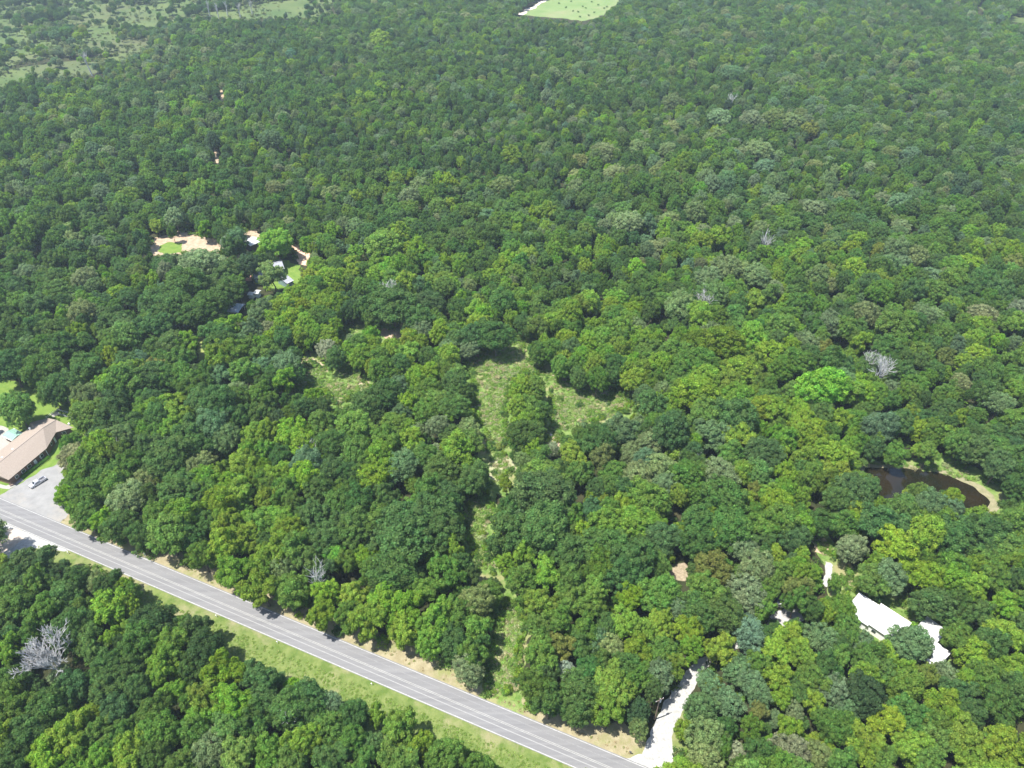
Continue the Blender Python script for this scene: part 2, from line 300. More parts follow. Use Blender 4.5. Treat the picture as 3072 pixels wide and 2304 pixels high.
# far meadows
def far_sheet(name, P, m, sd, op=True, z=.03):
    sheet(name, P, m, z, 3, 5, sd)
    if op: opened(P)
far_sheet('pale_field', [(523, 12), (535, 7), (546, 0), (556, -6), (640, -8), (622, -2), (606, 13), (594, 19), (582, 21), (562, 18.5), (540, 17), (525, 15)], M['field'], 70)
far_sheet('dirt_track', [(518, 14), (527, 8.5), (537, 3), (548, -2), (551, -1), (539, 5), (529, 11), (522, 15.5)], mat('pale_sand', (.62, .50, .40), .95, .1, (.74, .64, .54), .2), 71, True, .05)
far_sheet('meadow', [(-40, 66), (0, 74), (20, 62), (48, 58), (110, 50), (150, 40), (190, 20), (330, 18), (340, -12), (60, -14), (-80, 0)], M['meadow'], 72, False)
for P in ([(128, 16), (140, 15), (156, 18), (156, 27), (134, 23)], [(180, 11), (200, 13), (235, 11), (262, 3), (300, -1), (310, 1), (300, 8), (262, 17), (240, 19), (205, 14)], [(110, 55), (125, 45), (148, 40), (138, 52), (118, 60)], [(0, 80), (18, 71), (30, 68), (30, 72), (0, 86)], [(90, 30), (118, 32), (105, 40), (88, 38)], [(70, 66), (84, 64), (82, 70), (72, 72)]):
    opened(P)
sheet('meadow', [(-20, 76), (18, 68), (44, 64), (88, 60), (110, 50), (160, 36), (170, 44), (130, 64), (86, 76), (40, 78), (0, 90), (-20, 94)], M['meadow'], .03, 3, 5, 73)
far_sheet('meadow', [(974, 6), (990, 2), (1040, 12), (1040, 26), (1004, 20)], M['meadow'], 74, False)
opened([(977, 7), (982, 6), (984, 12), (978, 14)]); opened([(1010, 17), (1030, 18), (1030, 23), (1012, 22)])

# ---------------------------------------------------------------- road with its markings
up0, up1 = at(0, 498.5), at(641, 766); lo0, lo1 = at(17, 527.5), at(576, 768)
def line_pt(a, b, t): return a + (b - a) * t
def strip(name, a0, a1, b0, b1, m, z, t0=-1.2, t1=1.9, parent=None, n=60):
    mb = MB()
    for i in range(n):
        s0 = t0 + (t1 - t0) * i / n; s1 = t0 + (t1 - t0) * (i + 1) / n
        q = [line_pt(a0, a1, s0), line_pt(a0, a1, s1), line_pt(b0, b1, s1), line_pt(b0, b1, s0)]
        n0 = len(mb.v); mb.v += [(p.x, p.y, z) for p in q]; mb.f.append((n0 + 3, n0 + 2, n0 + 1, n0))
    return mb.build(name, m, parent)
def mix(f0, f1):   # rails at fraction f across the carriageway
    A0 = up0.lerp(lo0, f0); A1 = up1.lerp(lo1, f0); B0 = up0.lerp(lo0, f1); B1 = up1.lerp(lo1, f1)
    return A0, A1, B0, B1
road = strip('road', *mix(-.05, 1.04), M['road'], .08); structure(road)
for nm, a, b, mm in (('edge_line', -.012, .016, 'paint'), ('edge_line', .985, 1.018, 'paint'), ('centre_line', .478, .497, 'faded'), ('centre_line', .53, .549, 'faded')):
    strip(nm, *mix(a, b), M[mm], .088, parent=road)
strip('wheel_track', *mix(.70, .735), mat('worn_wheel_track', (.235, .235, .235), .85, .2, (.28, .28, .275), 2), .084, parent=road)
strip('wheel_track', *mix(.21, .25), mat('dark_wheel_track', (.165, .165, .17), .85, .2, (.21, .21, .21), 2), .084, parent=road)

# ---------------------------------------------------------------- trees: crown and trunk shapes
def leaves_mesh(name, lobes, per, lsize, seed, up=.35):
    """lobes: (x,y,z,r,flat); every lobe is a puff of small leaf faces"""
    rs = np.random.RandomState(seed)
    P = []; Nn = []; T = []; Z = []
    for (x, y, z, r, fl) in lobes:
        n = int(per * r * r)
        d = rs.normal(size=(n, 3)); d /= np.linalg.norm(d, axis=1)[:, None]
        d[:, 2] = np.where(d[:, 2] < -.35, -d[:, 2], d[:, 2])
        rad = r * rs.uniform(.66, 1.06, n) * (1 + .16 * np.sin(d[:, 0] * 5 + seed) * np.cos(d[:, 1] * 5 + x))
        p = d * rad[:, None]; p[:, 2] *= fl
        P.append(p + np.array([x, y, z]))
        nn = d + np.array([0, 0, up]) + rs.normal(size=(n, 3)) * .45
        Nn.append(nn / np.linalg.norm(nn, axis=1)[:, None])
        hue = .5 + rs.uniform(-.012, .012) + rs.normal(size=n) * .009
        val = rs.uniform(.82, 1.2) * np.exp(rs.normal(size=n) * .22)
        T.append(np.stack([hue, val, np.zeros(n)], 1)); Z.append(np.full(n, lsize) * rs.uniform(.65, 1.3, n))
    P = np.concatenate(P); Nn = np.concatenate(Nn); T = np.concatenate(T); Z = np.concatenate(Z); n = len(P)
    a = rs.normal(size=(n, 3)); u = np.cross(Nn, a); u /= np.linalg.norm(u, axis=1)[:, None]; w = np.cross(Nn, u)
    h = Z[:, None] * .5
    V = np.stack([P - u * h * 1.25, P - w * h * .8 + Nn * h * .12, P + u * h * 1.25, P + w * h * .8 + Nn * h * .12], 1).reshape(-1, 3)
    me = bpy.data.meshes.new(name); me.vertices.add(4 * n); me.vertices.foreach_set('co', V.astype(np.float32).ravel())
    me.loops.add(4 * n); me.loops.foreach_set('vertex_index', np.arange(4 * n, dtype=np.int32))
    me.polygons.add(n); me.polygons.foreach_set('loop_start', np.arange(0, 4 * n, 4, dtype=np.int32))
    me.update(calc_edges=True)
    at_ = me.attributes.new('tone', 'FLOAT_VECTOR', 'POINT'); at_.data.foreach_set('vector', np.repeat(T, 4, 0).astype(np.float32).ravel())
    me.materials.append(M['leaf']); return me
def trunk_mesh(name, h, lobes, seed, r=.28, many=9):
    rr = random.Random(seed); mb = MB(); p = Vector((0, 0, -.3)); top = h * .62; k = 5; pts = [p]
    for i in range(1, k + 1): pts.append(Vector((rr.uniform(-.25, .25) * i / 2, rr.uniform(-.25, .25) * i / 2, top * i / k)))
    for i in range(k): mb.tube(pts[i], pts[i+1], r * (1.35 if i == 0 else 1 - .13 * i), r * (1 - .13 * (i + 1)), 7, False)
    for l in sorted(lobes, key=lambda q: rr.random())[:many]:
        s = pts[rr.randint(2, k)]; e = Vector(l[:3]); m_ = s.lerp(e, .55) + Vector((0, 0, -.4))
        mb.tube(s, m_, r * .38, r * .24, 5, False); mb.tube(m_, e, r * .24, r * .07, 5, False)
    me = mb.mesh(name, M['bark']); return me
def lobes_round(seed, R0=5, zc=7.0, rz=4.4, n=84, lr=(.65, 1.25)):
    rr = random.Random(seed); L = []
    ga = math.pi * (3 - math.sqrt(5)); ph = rr.uniform(0, 6)
    for i in range(n):
        t = 1 - 1.62 * (i + .5) / n; q = math.sqrt(max(0, 1 - t * t)); a = i * ga + ph
        az = math.atan2(math.sin(a), math.cos(a)); rad = rr.uniform(.66, .98) * (1 + .10 * math.sin(az * 2 + seed) + .08 * math.sin(az * 5 + t * 6 + seed * 2))
        r = rr.uniform(*lr)
        L.append((R0 * rad * q * math.cos(a), R0 * rad * q * math.sin(a), zc + rz * rad * t, r, rr.uniform(.7, .95)))
    for i in range(9): L.append((rr.uniform(-2.4, 2.4), rr.uniform(-2.4, 2.4), zc - .6 + rr.uniform(-1, 1.5), 1.6, 1))
    return L
def lobes_clump(seed, n=8):
    rr = random.Random(seed); L = []
    subs = [(0, 0, 8.8, 2.4)]
    for i in range(n - 1):
        a = 6.283 * i / (n - 1) + rr.uniform(-.3, .3); d = rr.uniform(2.2, 3.6)
        subs.append((d * math.cos(a), d * math.sin(a), rr.uniform(5.6, 9.2), rr.uniform(1.5, 2.3)))
    for (x, y, z, r) in subs:
        for k in range(14):
            t = rr.uniform(-.6, 1); q = math.sqrt(1 - t * t); a = rr.uniform(0, 6.283)
            L.append((x + r * .8 * q * math.cos(a), y + r * .8 * q * math.sin(a), z + r * 1.05 * t, rr.uniform(.5, .95), .95))
        L.append((x, y, z, r * .7, 1))
    for i in range(5): L.append((rr.uniform(-2.5, 2.5), rr.uniform(-2.5, 2.5), 4.6, 1.3, 1))
    return L
def lobes_cone(seed, n=62, w=4.3):
    rr = random.Random(seed); L = [(0, 0, 11.6, .6, 1.2), (.3, .2, 10.8, .9, 1.2)]
    for i in range(n):
        t = (i + .5) / n; z = 2.5 + 9 * t; rad = w * (1 - t) ** .7 * rr.uniform(.5, 1.12); a = i * 2.4 + rr.uniform(-.4, .4)
        L.append((rad * math.cos(a), rad * math.sin(a), z, rr.uniform(.55, 1.0) * (1.15 - .55 * t), 1.25))
    for i in range(8): L.append((0, 0, 3.5 + i, 1.15 * (1.1 - i / 10), 1))
    return L
def lobes_pine(seed):
    rr = random.Random(seed); L = [(0, 0, 12, .5, 1.2)]
    for i in range(9):
        z = 4.2 + i * .88; w = 3.9 * (1 - (i / 9) ** 1.4) + .5
        k = 7 - i // 2
        for j in range(k):
            a = 6.283 * j / k + i * .9 + rr.uniform(-.2, .2); d = w * rr.uniform(.65, 1.05)
            for q in (.45, 1): L.append((d * q * math.cos(a), d * q * math.sin(a), z + .3 * q + rr.uniform(-.25, .25), .85 * (1.1 - .05 * i), .5))
    return L
KINDS = {'round': [], 'clump': [], 'cone': [], 'pine': [], 'fluffy': []}
REAL = {}
def addkind(k, lobes, seed, per, ls, trunk_r=.28, up=.35):
    cm_ = leaves_mesh('crown_' + k, lobes, per, ls, seed, up); co = np.empty(len(cm_.vertices) * 3, np.float32); cm_.vertices.foreach_get('co', co); co = co.reshape(-1, 3)
    REAL.setdefault(k, []).append((float(np.percentile(np.hypot(co[:, 0], co[:, 1]), 97)), float(np.percentile(co[:, 2], 99.7))))
    KINDS[k].append((cm_, trunk_mesh('trunk_' + k, 12, lobes, seed, trunk_r)))
for s in range(6): addkind('round', lobes_round(s), s, 135, .36)
for s in range(6): addkind('clump', lobes_clump(10 + s, 7 + s % 3), 10 + s, 155, .36)
for s in range(4): addkind('cone', lobes_cone(20 + s), 20 + s, 150, .33, .2)
for s in range(2): addkind('pine', lobes_pine(30 + s), 30 + s, 150, .31, .24, .15)
for s in range(2): addkind('fluffy', lobes_round(40 + s, 5, 7.2, 3.9, 90, (.6, 1.05)), 40 + s, 135, .33)
VAR = [(k, i) for k in KINDS for i in range(len(KINDS[k]))]
WID = {k: sum(q[0] for q in v) / len(v) for k, v in REAL.items()}; HGT = {k: sum(q[1] for q in v) / len(v) for k, v in REAL.items()}
print(WID, HGT)

# colour class -> leaf colour, word
COL = {'D': (.086, .162, .042), 'G': (.118, .212, .040), 'Y': (.182, .284, .036), 'L': (.160, .290, .036),
       'O': (.182, .240, .100), 'S': (.130, .208, .088), 'B': (.056, .108, .044), 'R': (.172, .214, .050), 'W': (.25, .30, .20)}
CWORD = {'D': 'dark-green', 'G': 'mid-green', 'Y': 'yellow-green', 'L': 'lime-green', 'O': 'olive-grey', 'S': 'blue-green', 'B': 'blackish-green', 'R': 'rusty-yellow', 'W': 'silvery'}
KWORD = {'round': 'domed', 'clump': 'clumpy', 'cone': 'pointed', 'pine': 'evergreen', 'fluffy': 'soft-crowned'}

TREES = []      # dict x,y,r,h,col,kind
def px(name, u, v, w, c, k=None):
    d0 = at(u, v, 9); dep = proj(d0.x, d0.y, 9)[2]
    r = max(2.0, w * dep / FPX / 2 * 1.08)
    if k is None:
        k = {'D': 'round', 'G': 'clump', 'Y': 'clump', 'L': 'clump', 'O': 'fluffy', 'S': 'fluffy', 'B': 'pine', 'R': 'clump', 'W': 'fluffy'}[c]
        if c == 'G' and (int(u * 7 + v * 3) % 3 == 0): k = 'round'
        if c == 'D' and (int(u * 5 + v * 3) % 4 == 0): k = 'clump'
    h = {'round': 1.35 * r + 6.5, 'clump': 1.5 * r + 6.5, 'fluffy': 1.4 * r + 5, 'cone': 2.6 * r + 4, 'pine': 2.3 * r + 3}[k]
    h = min(h, 19) * random.uniform(.93, 1.07)
    p = at(u, v, h * .68)
    TREES.append(dict(x=p.x, y=p.y, r=r, h=h, c=c, k=k))
def crop(ox, oy, s, L):
    for q in L: px('', ox + q[0] * s, oy + q[1] * s, q[2] * s, q[3], q[4] if len(q) > 4 else None)
c_, p_ = 'cone', 'pine'
crop(0, 512, .1543, [(150,330,260,'D'),(60,440,220,'D'),(240,430,180,'G'),(370,370,150,'D'),(500,430,165,'D','round'),(620,450,140,'O'),(725,460,180,'D'),(800,480,100,'Y',c_),(865,480,100,'G',c_),
 (100,590,240,'G'),(400,540,200,'D'),(680,630,230,'Y'),(830,600,120,'Y'),(280,640,200,'G'),(450,740,270,'D'),(1000,700,260,'D'),(1230,760,190,'D'),(900,830,230,'D'),(1360,850,230,'D'),(1120,860,220,'G'),(730,820,130,'Y'),
 (600,860,220,'D'),(190,780,180,'G'),(50,900,180,'L'),(1050,1010,220,'L'),(1240,1010,180,'D'),(1420,1010,210,'Y'),(1550,1030,130,'Y'),(1690,1090,210,'D'),(1860,1020,165,'L'),(1990,1150,210,'D'),(850,1010,190,'D'),
 (690,1000,200,'D'),(50,1090,200,'G'),(480,1140,210,'D'),(690,1150,220,'D'),(900,1130,180,'D'),(1120,1160,150,'L'),(1225,1210,110,'G',c_),(1330,1170,180,'Y'),(1500,1210,260,'L'),(1000,1280,200,'G','round'),
 (330,1250,250,'D'),(100,1270,220,'G'),(600,1290,120,'Y',c_),(760,1270,200,'D'),(1860,1270,250,'D'),(1650,1340,220,'G'),(1480,1400,210,'G'),(2030,1290,180,'D'),(2150,1190,150,'O'),(2130,1410,220,'G'),(1950,1500,230,'Y'),
 (450,1430,250,'Y'),(170,1460,280,'D'),(640,1420,190,'G'),(820,1420,170,'G'),(1050,1430,250,'G','round'),(1240,1430,190,'G'),(850,1540,240,'Y'),(1020,1560,200,'D'),(1350,1540,250,'O'),(1560,1570,230,'G'),(1750,1570,210,'G'),
 (690,1610,190,'L'),(330,1610,250,'Y'),(80,1620,240,'D'),(1890,1640,220,'G'),(2140,1610,230,'D'),(1190,1640,210,'G'),(520,1590,180,'G'),
 (800,70,200,'D'),(1080,130,270,'G','round'),(910,140,150,'D'),(1230,150,170,'D'),(680,50,150,'L'),(560,10,170,'G'),(1450,210,240,'Y'),(1600,150,190,'Y'),(1760,250,240,'Y'),(1530,390,220,'L'),(1700,480,230,'Y'),
 (1890,490,220,'G'),(2000,320,160,'G'),(2110,170,210,'D'),(2120,520,170,'Y'),(2080,660,170,'Y'),(1470,70,190,'Y'),(1340,60,170,'D'),(1880,110,180,'Y'),(1700,60,180,'G'),(2040,40,200,'D'),(1000,20,180,'G')])
crop(341.3, 512, .1543, [(90,100,230,'D'),(430,110,380,'D'),(660,120,280,'D'),(240,50,220,'G'),(380,180,120,'Y',c_),(720,230,150,'Y'),(560,230,140,'Y'),(350,360,300,'D'),(165,290,150,'Y'),(50,300,150,'G'),(660,380,220,'G'),
 (740,440,130,'G'),(560,490,190,'G'),(80,530,190,'Y'),(270,560,230,'L'),(400,640,260,'L'),(190,690,240,'Y'),(50,670,170,'G'),(380,780,190,'Y'),(620,700,240,'L'),(770,640,200,'G'),(570,850,190,'L','fluffy'),(740,850,200,'D'),
 (880,570,220,'O'),(890,740,180,'G'),(820,920,180,'G'),(950,850,110,'D'),(1100,90,280,'D'),(1330,80,320,'D','round'),(1330,200,130,'Y'),(1180,250,160,'Y'),(1060,330,130,'Y'),(1000,200,110,'D'),(1480,240,230,'D'),
 (1700,200,280,'D'),(1880,280,280,'D'),(1560,110,130,'Y'),(2060,160,220,'D'),(1170,440,220,'G'),(1330,400,210,'Y'),(1480,440,190,'G'),(1650,470,180,'G'),(1820,390,240,'D'),(1300,580,200,'Y'),(1480,560,190,'G'),(1640,600,190,'G'),
 (1880,540,170,'Y'),(2060,520,250,'G'),(2160,620,180,'S'),(1220,760,200,'G'),(1400,720,190,'G'),(1590,750,170,'G'),(1660,830,150,'S'),(1850,700,190,'Y'),(2070,710,190,'Y'),(1200,920,220,'G'),(1420,860,180,'R'),(1750,880,170,'O'),
 (1930,880,180,'Y'),(2100,900,190,'G'),(1180,1120,210,'G'),(1460,1030,120,'W'),(1320,1060,170,'D'),(1600,1030,200,'D'),(1750,1120,270,'Y'),(1930,1060,170,'G'),(2060,1060,190,'S'),(1350,1220,200,'D'),(1510,1280,180,'D'),
 (1730,1290,210,'Y'),(1920,1290,140,'B',p_),(1930,1400,130,'O'),(2150,980,150,'G'),(80,1310,190,'D'),(60,1480,190,'G'),(230,1320,120,'Y'),(370,1390,240,'Y'),(200,1510,150,'S'),(350,1570,190,'G'),(520,1510,180,'Y'),(700,1580,220,'G'),
 (900,1600,190,'G'),(600,1640,160,'G'),(150,1640,180,'G'),(820,1100,190,'O')])
crop(682.7, 512, .1543, [(100,60,220,'D'),(300,90,280,'D'),(520,70,240,'G'),(720,170,190,'D'),(900,60,180,'D'),(1060,80,190,'G'),(1300,60,260,'D'),(1110,230,190,'O'),(1400,220,240,'Y'),(1560,110,90,'Y',c_),(1700,150,260,'D'),(1950,120,280,'D'),
 (2100,220,220,'G'),(1340,410,220,'S','round'),(1200,440,190,'G'),(1550,420,240,'Y'),(1620,570,220,'D'),(1880,480,190,'Y'),(1750,350,200,'G'),(2010,400,200,'G'),(110,190,220,'D'),(400,240,170,'O'),(600,270,110,'Y',c_),(200,350,220,'R'),
 (450,370,240,'O'),(150,490,240,'G'),(390,530,240,'O'),(570,470,150,'G'),(100,650,240,'D'),(300,650,220,'D'),(790,400,140,'Y'),(740,480,180,'R'),(700,560,170,'G'),(1000,440,120,'G'),(560,650,150,'G'),(690,740,180,'Y'),
 (830,630,140,'D'),(920,650,130,'Y'),(1050,630,180,'G'),(1080,770,180,'G'),(50,760,170,'Y'),(60,870,150,'L'),(430,770,220,'S'),(250,890,200,'Y'),(600,900,180,'Y'),(780,930,160,'Y'),(900,820,210,'S'),(1000,930,160,'G'),
 (1170,860,170,'S'),(1490,850,240,'S','round'),(1320,920,120,'Y'),(1180,960,160,'G'),(1430,1020,150,'Y'),(1580,1050,130,'R'),(1290,1040,180,'G'),(1480,1130,210,'G'),(1700,1050,150,'O'),(1900,930,230,'Y'),(1820,820,190,'G'),
 (2050,770,230,'Y'),(2120,600,200,'Y'),(2150,990,180,'Y'),(1960,1080,230,'G'),(350,1020,190,'S'),(205,1130,120,'R'),(80,1110,160,'S'),(420,1070,200,'S'),(490,1180,180,'S'),(640,1070,180,'Y'),(850,1080,180,'G'),(1190,1190,240,'B','round'),
 (980,1150,200,'S'),(640,1190,140,'Y'),(850,1230,150,'Y'),(110,1260,200,'S'),(300,1250,200,'S'),(500,1290,120,'R'),(720,1290,130,'O'),(1040,1270,160,'S'),(1700,1250,220,'Y'),(1480,1300,230,'G'),(1860,1300,190,'D'),(2080,1240,220,'D'),
 (1330,1350,180,'Y'),(1010,1390,210,'G'),(690,1400,160,'Y'),(450,1390,150,'G'),(140,1440,240,'O'),(350,1560,130,'W'),(520,1560,210,'D'),(700,1550,230,'O'),(880,1580,190,'O'),(1180,1480,230,'Y'),(1450,1500,220,'Y'),(1660,1480,190,'G'),
 (1850,1450,220,'Y'),(2060,1500,250,'Y'),(1900,1620,200,'Y'),(150,1610,200,'O'),(1300,1630,200,'G'),(1600,1630,200,'G'),(1050,1630,200,'G')])
# the middle band, hand placed where the photograph shows a tree that stands out
crop(0, 256, .1543, [(100,970,215,'G','round'),(290,720,250,'D','round'),(180,640,200,'D'),(60,700,210,'D'),(430,580,230,'D'),(400,850,220,'D'),(330,870,160,'D'),(560,720,200,'D'),(800,800,240,'G'),(560,900,170,'S','round'),(740,960,200,'D'),
 (590,1010,210,'G'),(980,980,190,'L'),(1150,1010,200,'Y'),(1310,930,220,'D'),(870,1080,180,'D'),(1120,1120,180,'L'),(720,590,140,'G'),(720,640,110,'Y'),(620,740,90,'R'),(1000,720,150,'R'),(1130,560,190,'D'),(1220,540,150,'L'),
 (1380,500,190,'D'),(1010,290,200,'D'),(1130,310,220,'D'),(1360,310,250,'D','round'),(1230,160,230,'D'),(740,400,190,'D'),(1010,460,220,'D'),(1180,440,90,'D'),(1400,650,200,'Y'),(1540,620,180,'G'),(1580,730,180,'G'),(1720,620,150,'G'),
 (1690,720,150,'S'),(1870,690,190,'S','round'),(1920,770,140,'D'),(2120,600,130,'W'),(2180,650,140,'D'),(1500,430,120,'Y'),(1440,560,180,'D'),(1880,400,120,'Y',c_),(1800,330,110,'Y',c_),(1850,300,110,'Y',c_),(1910,250,110,'Y',c_),
 (1960,320,110,'Y',c_),(2010,260,110,'Y',c_),(1980,430,110,'Y',c_),(1820,460,110,'L',c_),(1930,510,110,'Y',c_),(2060,380,110,'G',c_),(2130,400,110,'D',c_),(1760,400,100,'Y',c_),(2060,180,110,'G',c_),(2040,490,110,'L',c_),(1700,560,100,'L',c_),
 (1760,110,170,'O','clump'),(1620,180,130,'G'),(1610,50,150,'B','round'),(1640,310,180,'S','round'),(1500,230,190,'D'),(1470,110,190,'D'),(620,190,120,'S'),(900,110,110,'R'),(400,300,110,'D'),(340,150,110,'D'),(1200,780,180,'G'),
 (1540,880,170,'O'),(1700,900,170,'G'),(1830,880,150,'Y'),(1990,880,130,'L'),(2090,950,100,'D',c_),(1640,1180,150,'Y'),(1720,1130,150,'Y'),(1450,1180,180,'S'),(1900,1130,190,'Y'),(2080,1080,180,'G'),(2150,1200,200,'D'),
 (570,1350,230,'G'),(420,1290,190,'O'),(360,1400,200,'O'),(450,1220,120,'G'),(1100,1300,280,'D','round'),(850,1320,190,'G'),(1310,1330,150,'O'),(1180,1500,260,'D'),(960,1440,170,'O'),(700,1420,200,'G'),(560,1520,230,'G','round'),(820,1570,240,'O'),
 (1420,1400,150,'Y'),(1540,1520,200,'Y'),(1640,1420,120,'Y'),(1380,1540,190,'G'),(1730,1560,160,'Y'),(1770,1430,150,'Y'),(1820,1300,150,'D'),(1990,1330,210,'S','round'),(2150,1380,170,'D'),(2060,1500,200,'D'),(1850,1500,190,'G'),
 (420,1560,170,'L'),(520,1620,150,'G'),(480,1480,170,'G'),(1560,1030,150,'D'),(1300,1230,170,'D'),(1100,780,160,'D'),(1250,850,180,'G'),(960,1210,190,'D'),(660,1180,180,'D')])
crop(341.3, 256, .1543, [(60,340,120,'D'),(330,300,270,'D','round'),(510,400,170,'D'),(760,330,130,'D'),(1000,530,220,'D','round'),(860,520,180,'D'),(640,480,120,'Y',c_),(720,480,100,'G',c_),(830,600,130,'O'),(700,600,150,'S'),
 (200,500,100,'L',c_),(290,560,110,'Y',c_),(390,520,100,'Y',c_),(460,520,100,'Y',c_),(130,640,120,'Y',c_),(250,650,110,'G',c_),(370,700,120,'D',c_),(480,780,120,'L',c_),(560,640,110,'G',c_),(690,740,120,'G',c_),(800,720,120,'G',c_),(740,820,140,'D',c_),
 (820,880,130,'D',p_),(560,860,130,'G',c_),(430,940,120,'Y'),(280,900,200,'D'),(180,950,200,'D'),(90,900,160,'D'),(1240,790,120,'Y',c_),(1170,870,120,'L',c_),(1300,850,130,'G',c_),(1230,960,150,'G'),(1120,980,110,'Y',c_),(1180,1080,120,'Y',c_),(1310,990,120,'D',c_),(1100,1120,100,'D',c_),
 (1240,1060,160,'G','round'),(1120,850,80,'Y',c_),(1050,1120,60,'O',c_),(960,1000,50,'D'),(1380,420,120,'L',c_),(1480,470,110,'G',c_),(1600,560,120,'Y',c_),(1690,520,130,'Y',c_),(1560,660,130,'L',c_),(1640,700,130,'Y',c_),(1720,630,120,'L',c_),(1480,600,130,'D'),
 (1360,600,120,'G',c_),(1420,700,110,'G',c_),(1260,620,130,'D'),(1780,700,160,'D','round'),(1540,780,120,'D'),(1660,780,120,'G',c_),(1750,790,120,'D'),(1880,560,90,'L',c_),(1950,730,120,'Y',c_),(1900,790,130,'Y',c_),(1990,660,100,'G',c_),(2080,640,100,'G',c_),
 (1960,900,140,'S'),(2080,870,120,'S'),(2140,950,140,'Y'),(1820,1110,200,'S','clump'),(1560,1050,90,'D'),(1420,910,60,'D'),(1550,940,60,'D'),(1710,900,50,'D'),(2010,1200,180,'O'),(1960,1320,180,'S'),(2080,1360,200,'O'),(1920,1420,200,'O'),(2100,1480,180,'S'),
 (1700,1300,190,'R'),(1350,1250,90,'W'),(1480,1280,180,'Y'),(1250,1250,140,'Y'),(1320,1510,340,'D','round'),(1550,1400,160,'G'),(850,1100,150,'O'),(760,1250,240,'Y'),(880,1420,200,'D'),(560,1500,200,'D'),(700,1540,180,'D'),(450,1180,160,'Y'),(300,1160,180,'G'),
 (100,1100,220,'G','round'),(100,1250,200,'G'),(200,1450,200,'Y'),(120,1580,220,'D'),(400,1350,220,'S'),(1700,1600,110,'Y'),(1620,1580,90,'Y'),(1060,1470,80,'Y'),(40,1400,160,'D'),(560,1290,160,'G'),(1180,1330,130,'O'),(620,1100,150,'O'),(1050,300,180,'D'),(1180,430,120,'D'),
 (560,300,180,'D'),(420,160,150,'Y'),(1130,110,130,'G')])
crop(682.7, 256, .1543, [(280,60,180,'O'),(170,130,150,'O'),(480,120,170,'O'),(380,90,150,'O'),(600,210,120,'O'),(200,240,200,'S','round'),(560,240,120,'G'),(450,280,110,'Y'),(130,370,150,'O'),(470,500,150,'Y'),(560,620,190,'Y'),(450,680,150,'Y'),(380,600,120,'Y'),(540,430,110,'L'),
 (320,540,110,'D'),(800,560,170,'S'),(930,600,120,'R'),(1150,550,130,'Y'),(1080,660,120,'G'),(1050,860,200,'Y'),(950,860,130,'Y'),(1350,460,220,'G','clump'),(1320,580,150,'G'),(1280,1090,190,'S','round'),(900,1000,180,'D'),(1010,1050,150,'Y'),(620,1000,180,'Y'),
 (340,1040,270,'D','round'),(180,1150,210,'S','clump'),(800,1120,160,'Y'),(850,1200,170,'Y'),(500,1270,240,'D','round'),(950,1290,220,'Y'),(780,1300,160,'Y'),(1100,1500,240,'D','round'),(1000,1560,180,'D'),(1230,1480,140,'D'),(750,1560,150,'Y'),(660,1400,150,'Y'),
 (250,1430,250,'O'),(280,1550,260,'D','round'),(560,1540,150,'Y'),(1600,1590,190,'S','round'),(1730,1510,110,'Y',c_),(1590,1480,100,'G',c_),(1360,1600,110,'G',c_),(1280,1620,100,'Y'),(1450,1620,160,'S'),(1720,1620,160,'S'),(1930,1640,110,'Y'),(2120,1640,160,'D'),
 (1480,1020,110,'Y'),(1790,1040,100,'Y'),(1620,1120,140,'G'),(1900,1250,200,'D','round'),(2050,1350,180,'D'),(1800,1200,170,'G'),(1600,1270,130,'G'),(1380,1280,130,'G'),(1240,1230,140,'D'),(1150,1210,130,'G'),(2140,1500,150,'D'),(2000,700,110,'D'),(1700,650,120,'R'),
 (600,1150,110,'L'),(90,1350,130,'D'),(750,180,110,'D'),(1960,140,170,'D'),(2150,40,120,'R'),(2050,440,120,'G')])
# far band: crowns that read as their own colour
crop(0, 0, .1543, [(1790,1560,200,'L','round'),(1530,1540,120,'S','round'),(1320,1480,90,'L'),(1110,1530,60,'G'),(1300,1620,230,'O'),(880,1200,130,'S'),(820,1080,90,'S'),(1110,970,90,'D'),(1470,1030,80,'B'),(1380,900,80,'B',c_),(1560,970,80,'G'),(2000,930,80,'Y'),(1750,900,150,'S'),(1450,1590,100,'O')])
crop(341.3, 0, .1543, [(1060,1200,150,'O'),(700,1180,130,'Y'),(640,1160,90,'L'),(1500,1180,90,'L'),(1600,1230,110,'D'),(270,1560,200,'L','round'),(380,1500,140,'L'),(90,1470,130,'S'),(1700,980,150,'O'),(2150,660,130,'O'),(1930,680,100,'S'),(1770,1120,140,'O'),(1860,1440,180,'O'),(1760,1420,100,'O'),
 (700,940,130,'S'),(1100,1000,130,'Y'),(1380,480,100,'S'),(1700,1560,100,'L'),(1540,1640,90,'L'),(50,960,90,'S'),(820,920,70,'L'),(1540,970,70,'Y'),(900,1600,80,'Y'),(2090,1520,90,'L'),(250,240,120,'Y'),(1160,600,70,'Y')])
crop(682.7, 0, .1543, [(240,760,150,'O'),(450,770,150,'O'),(600,760,150,'O'),(720,790,130,'O'),(820,830,110,'R'),(180,870,60,'R'),(500,970,170,'O'),(400,990,110,'O'),(620,1010,90,'O'),(300,1080,110,'S'),(530,1080,130,'S'),(850,1350,140,'O'),(800,1340,110,'O'),(180,640,60,'L'),(740,570,70,'L'),
 (1480,990,90,'S',p_),(1050,1100,90,'L'),(1280,210,50,'Y'),(280,390,90,'Y'),(380,400,90,'Y'),(320,470,130,'S'),(1510,560,130,'D'),(1690,960,60,'Y',c_),(1140,1560,130,'Y'),(1100,1620,130,'Y'),(240,1520,150,'Y'),(130,1560,130,'Y'),(260,1580,80,'D'),(980,1420,90,'D'),(970,1350,100,'S'),(430,810,60,'B',p_),(550,330,100,'S')])
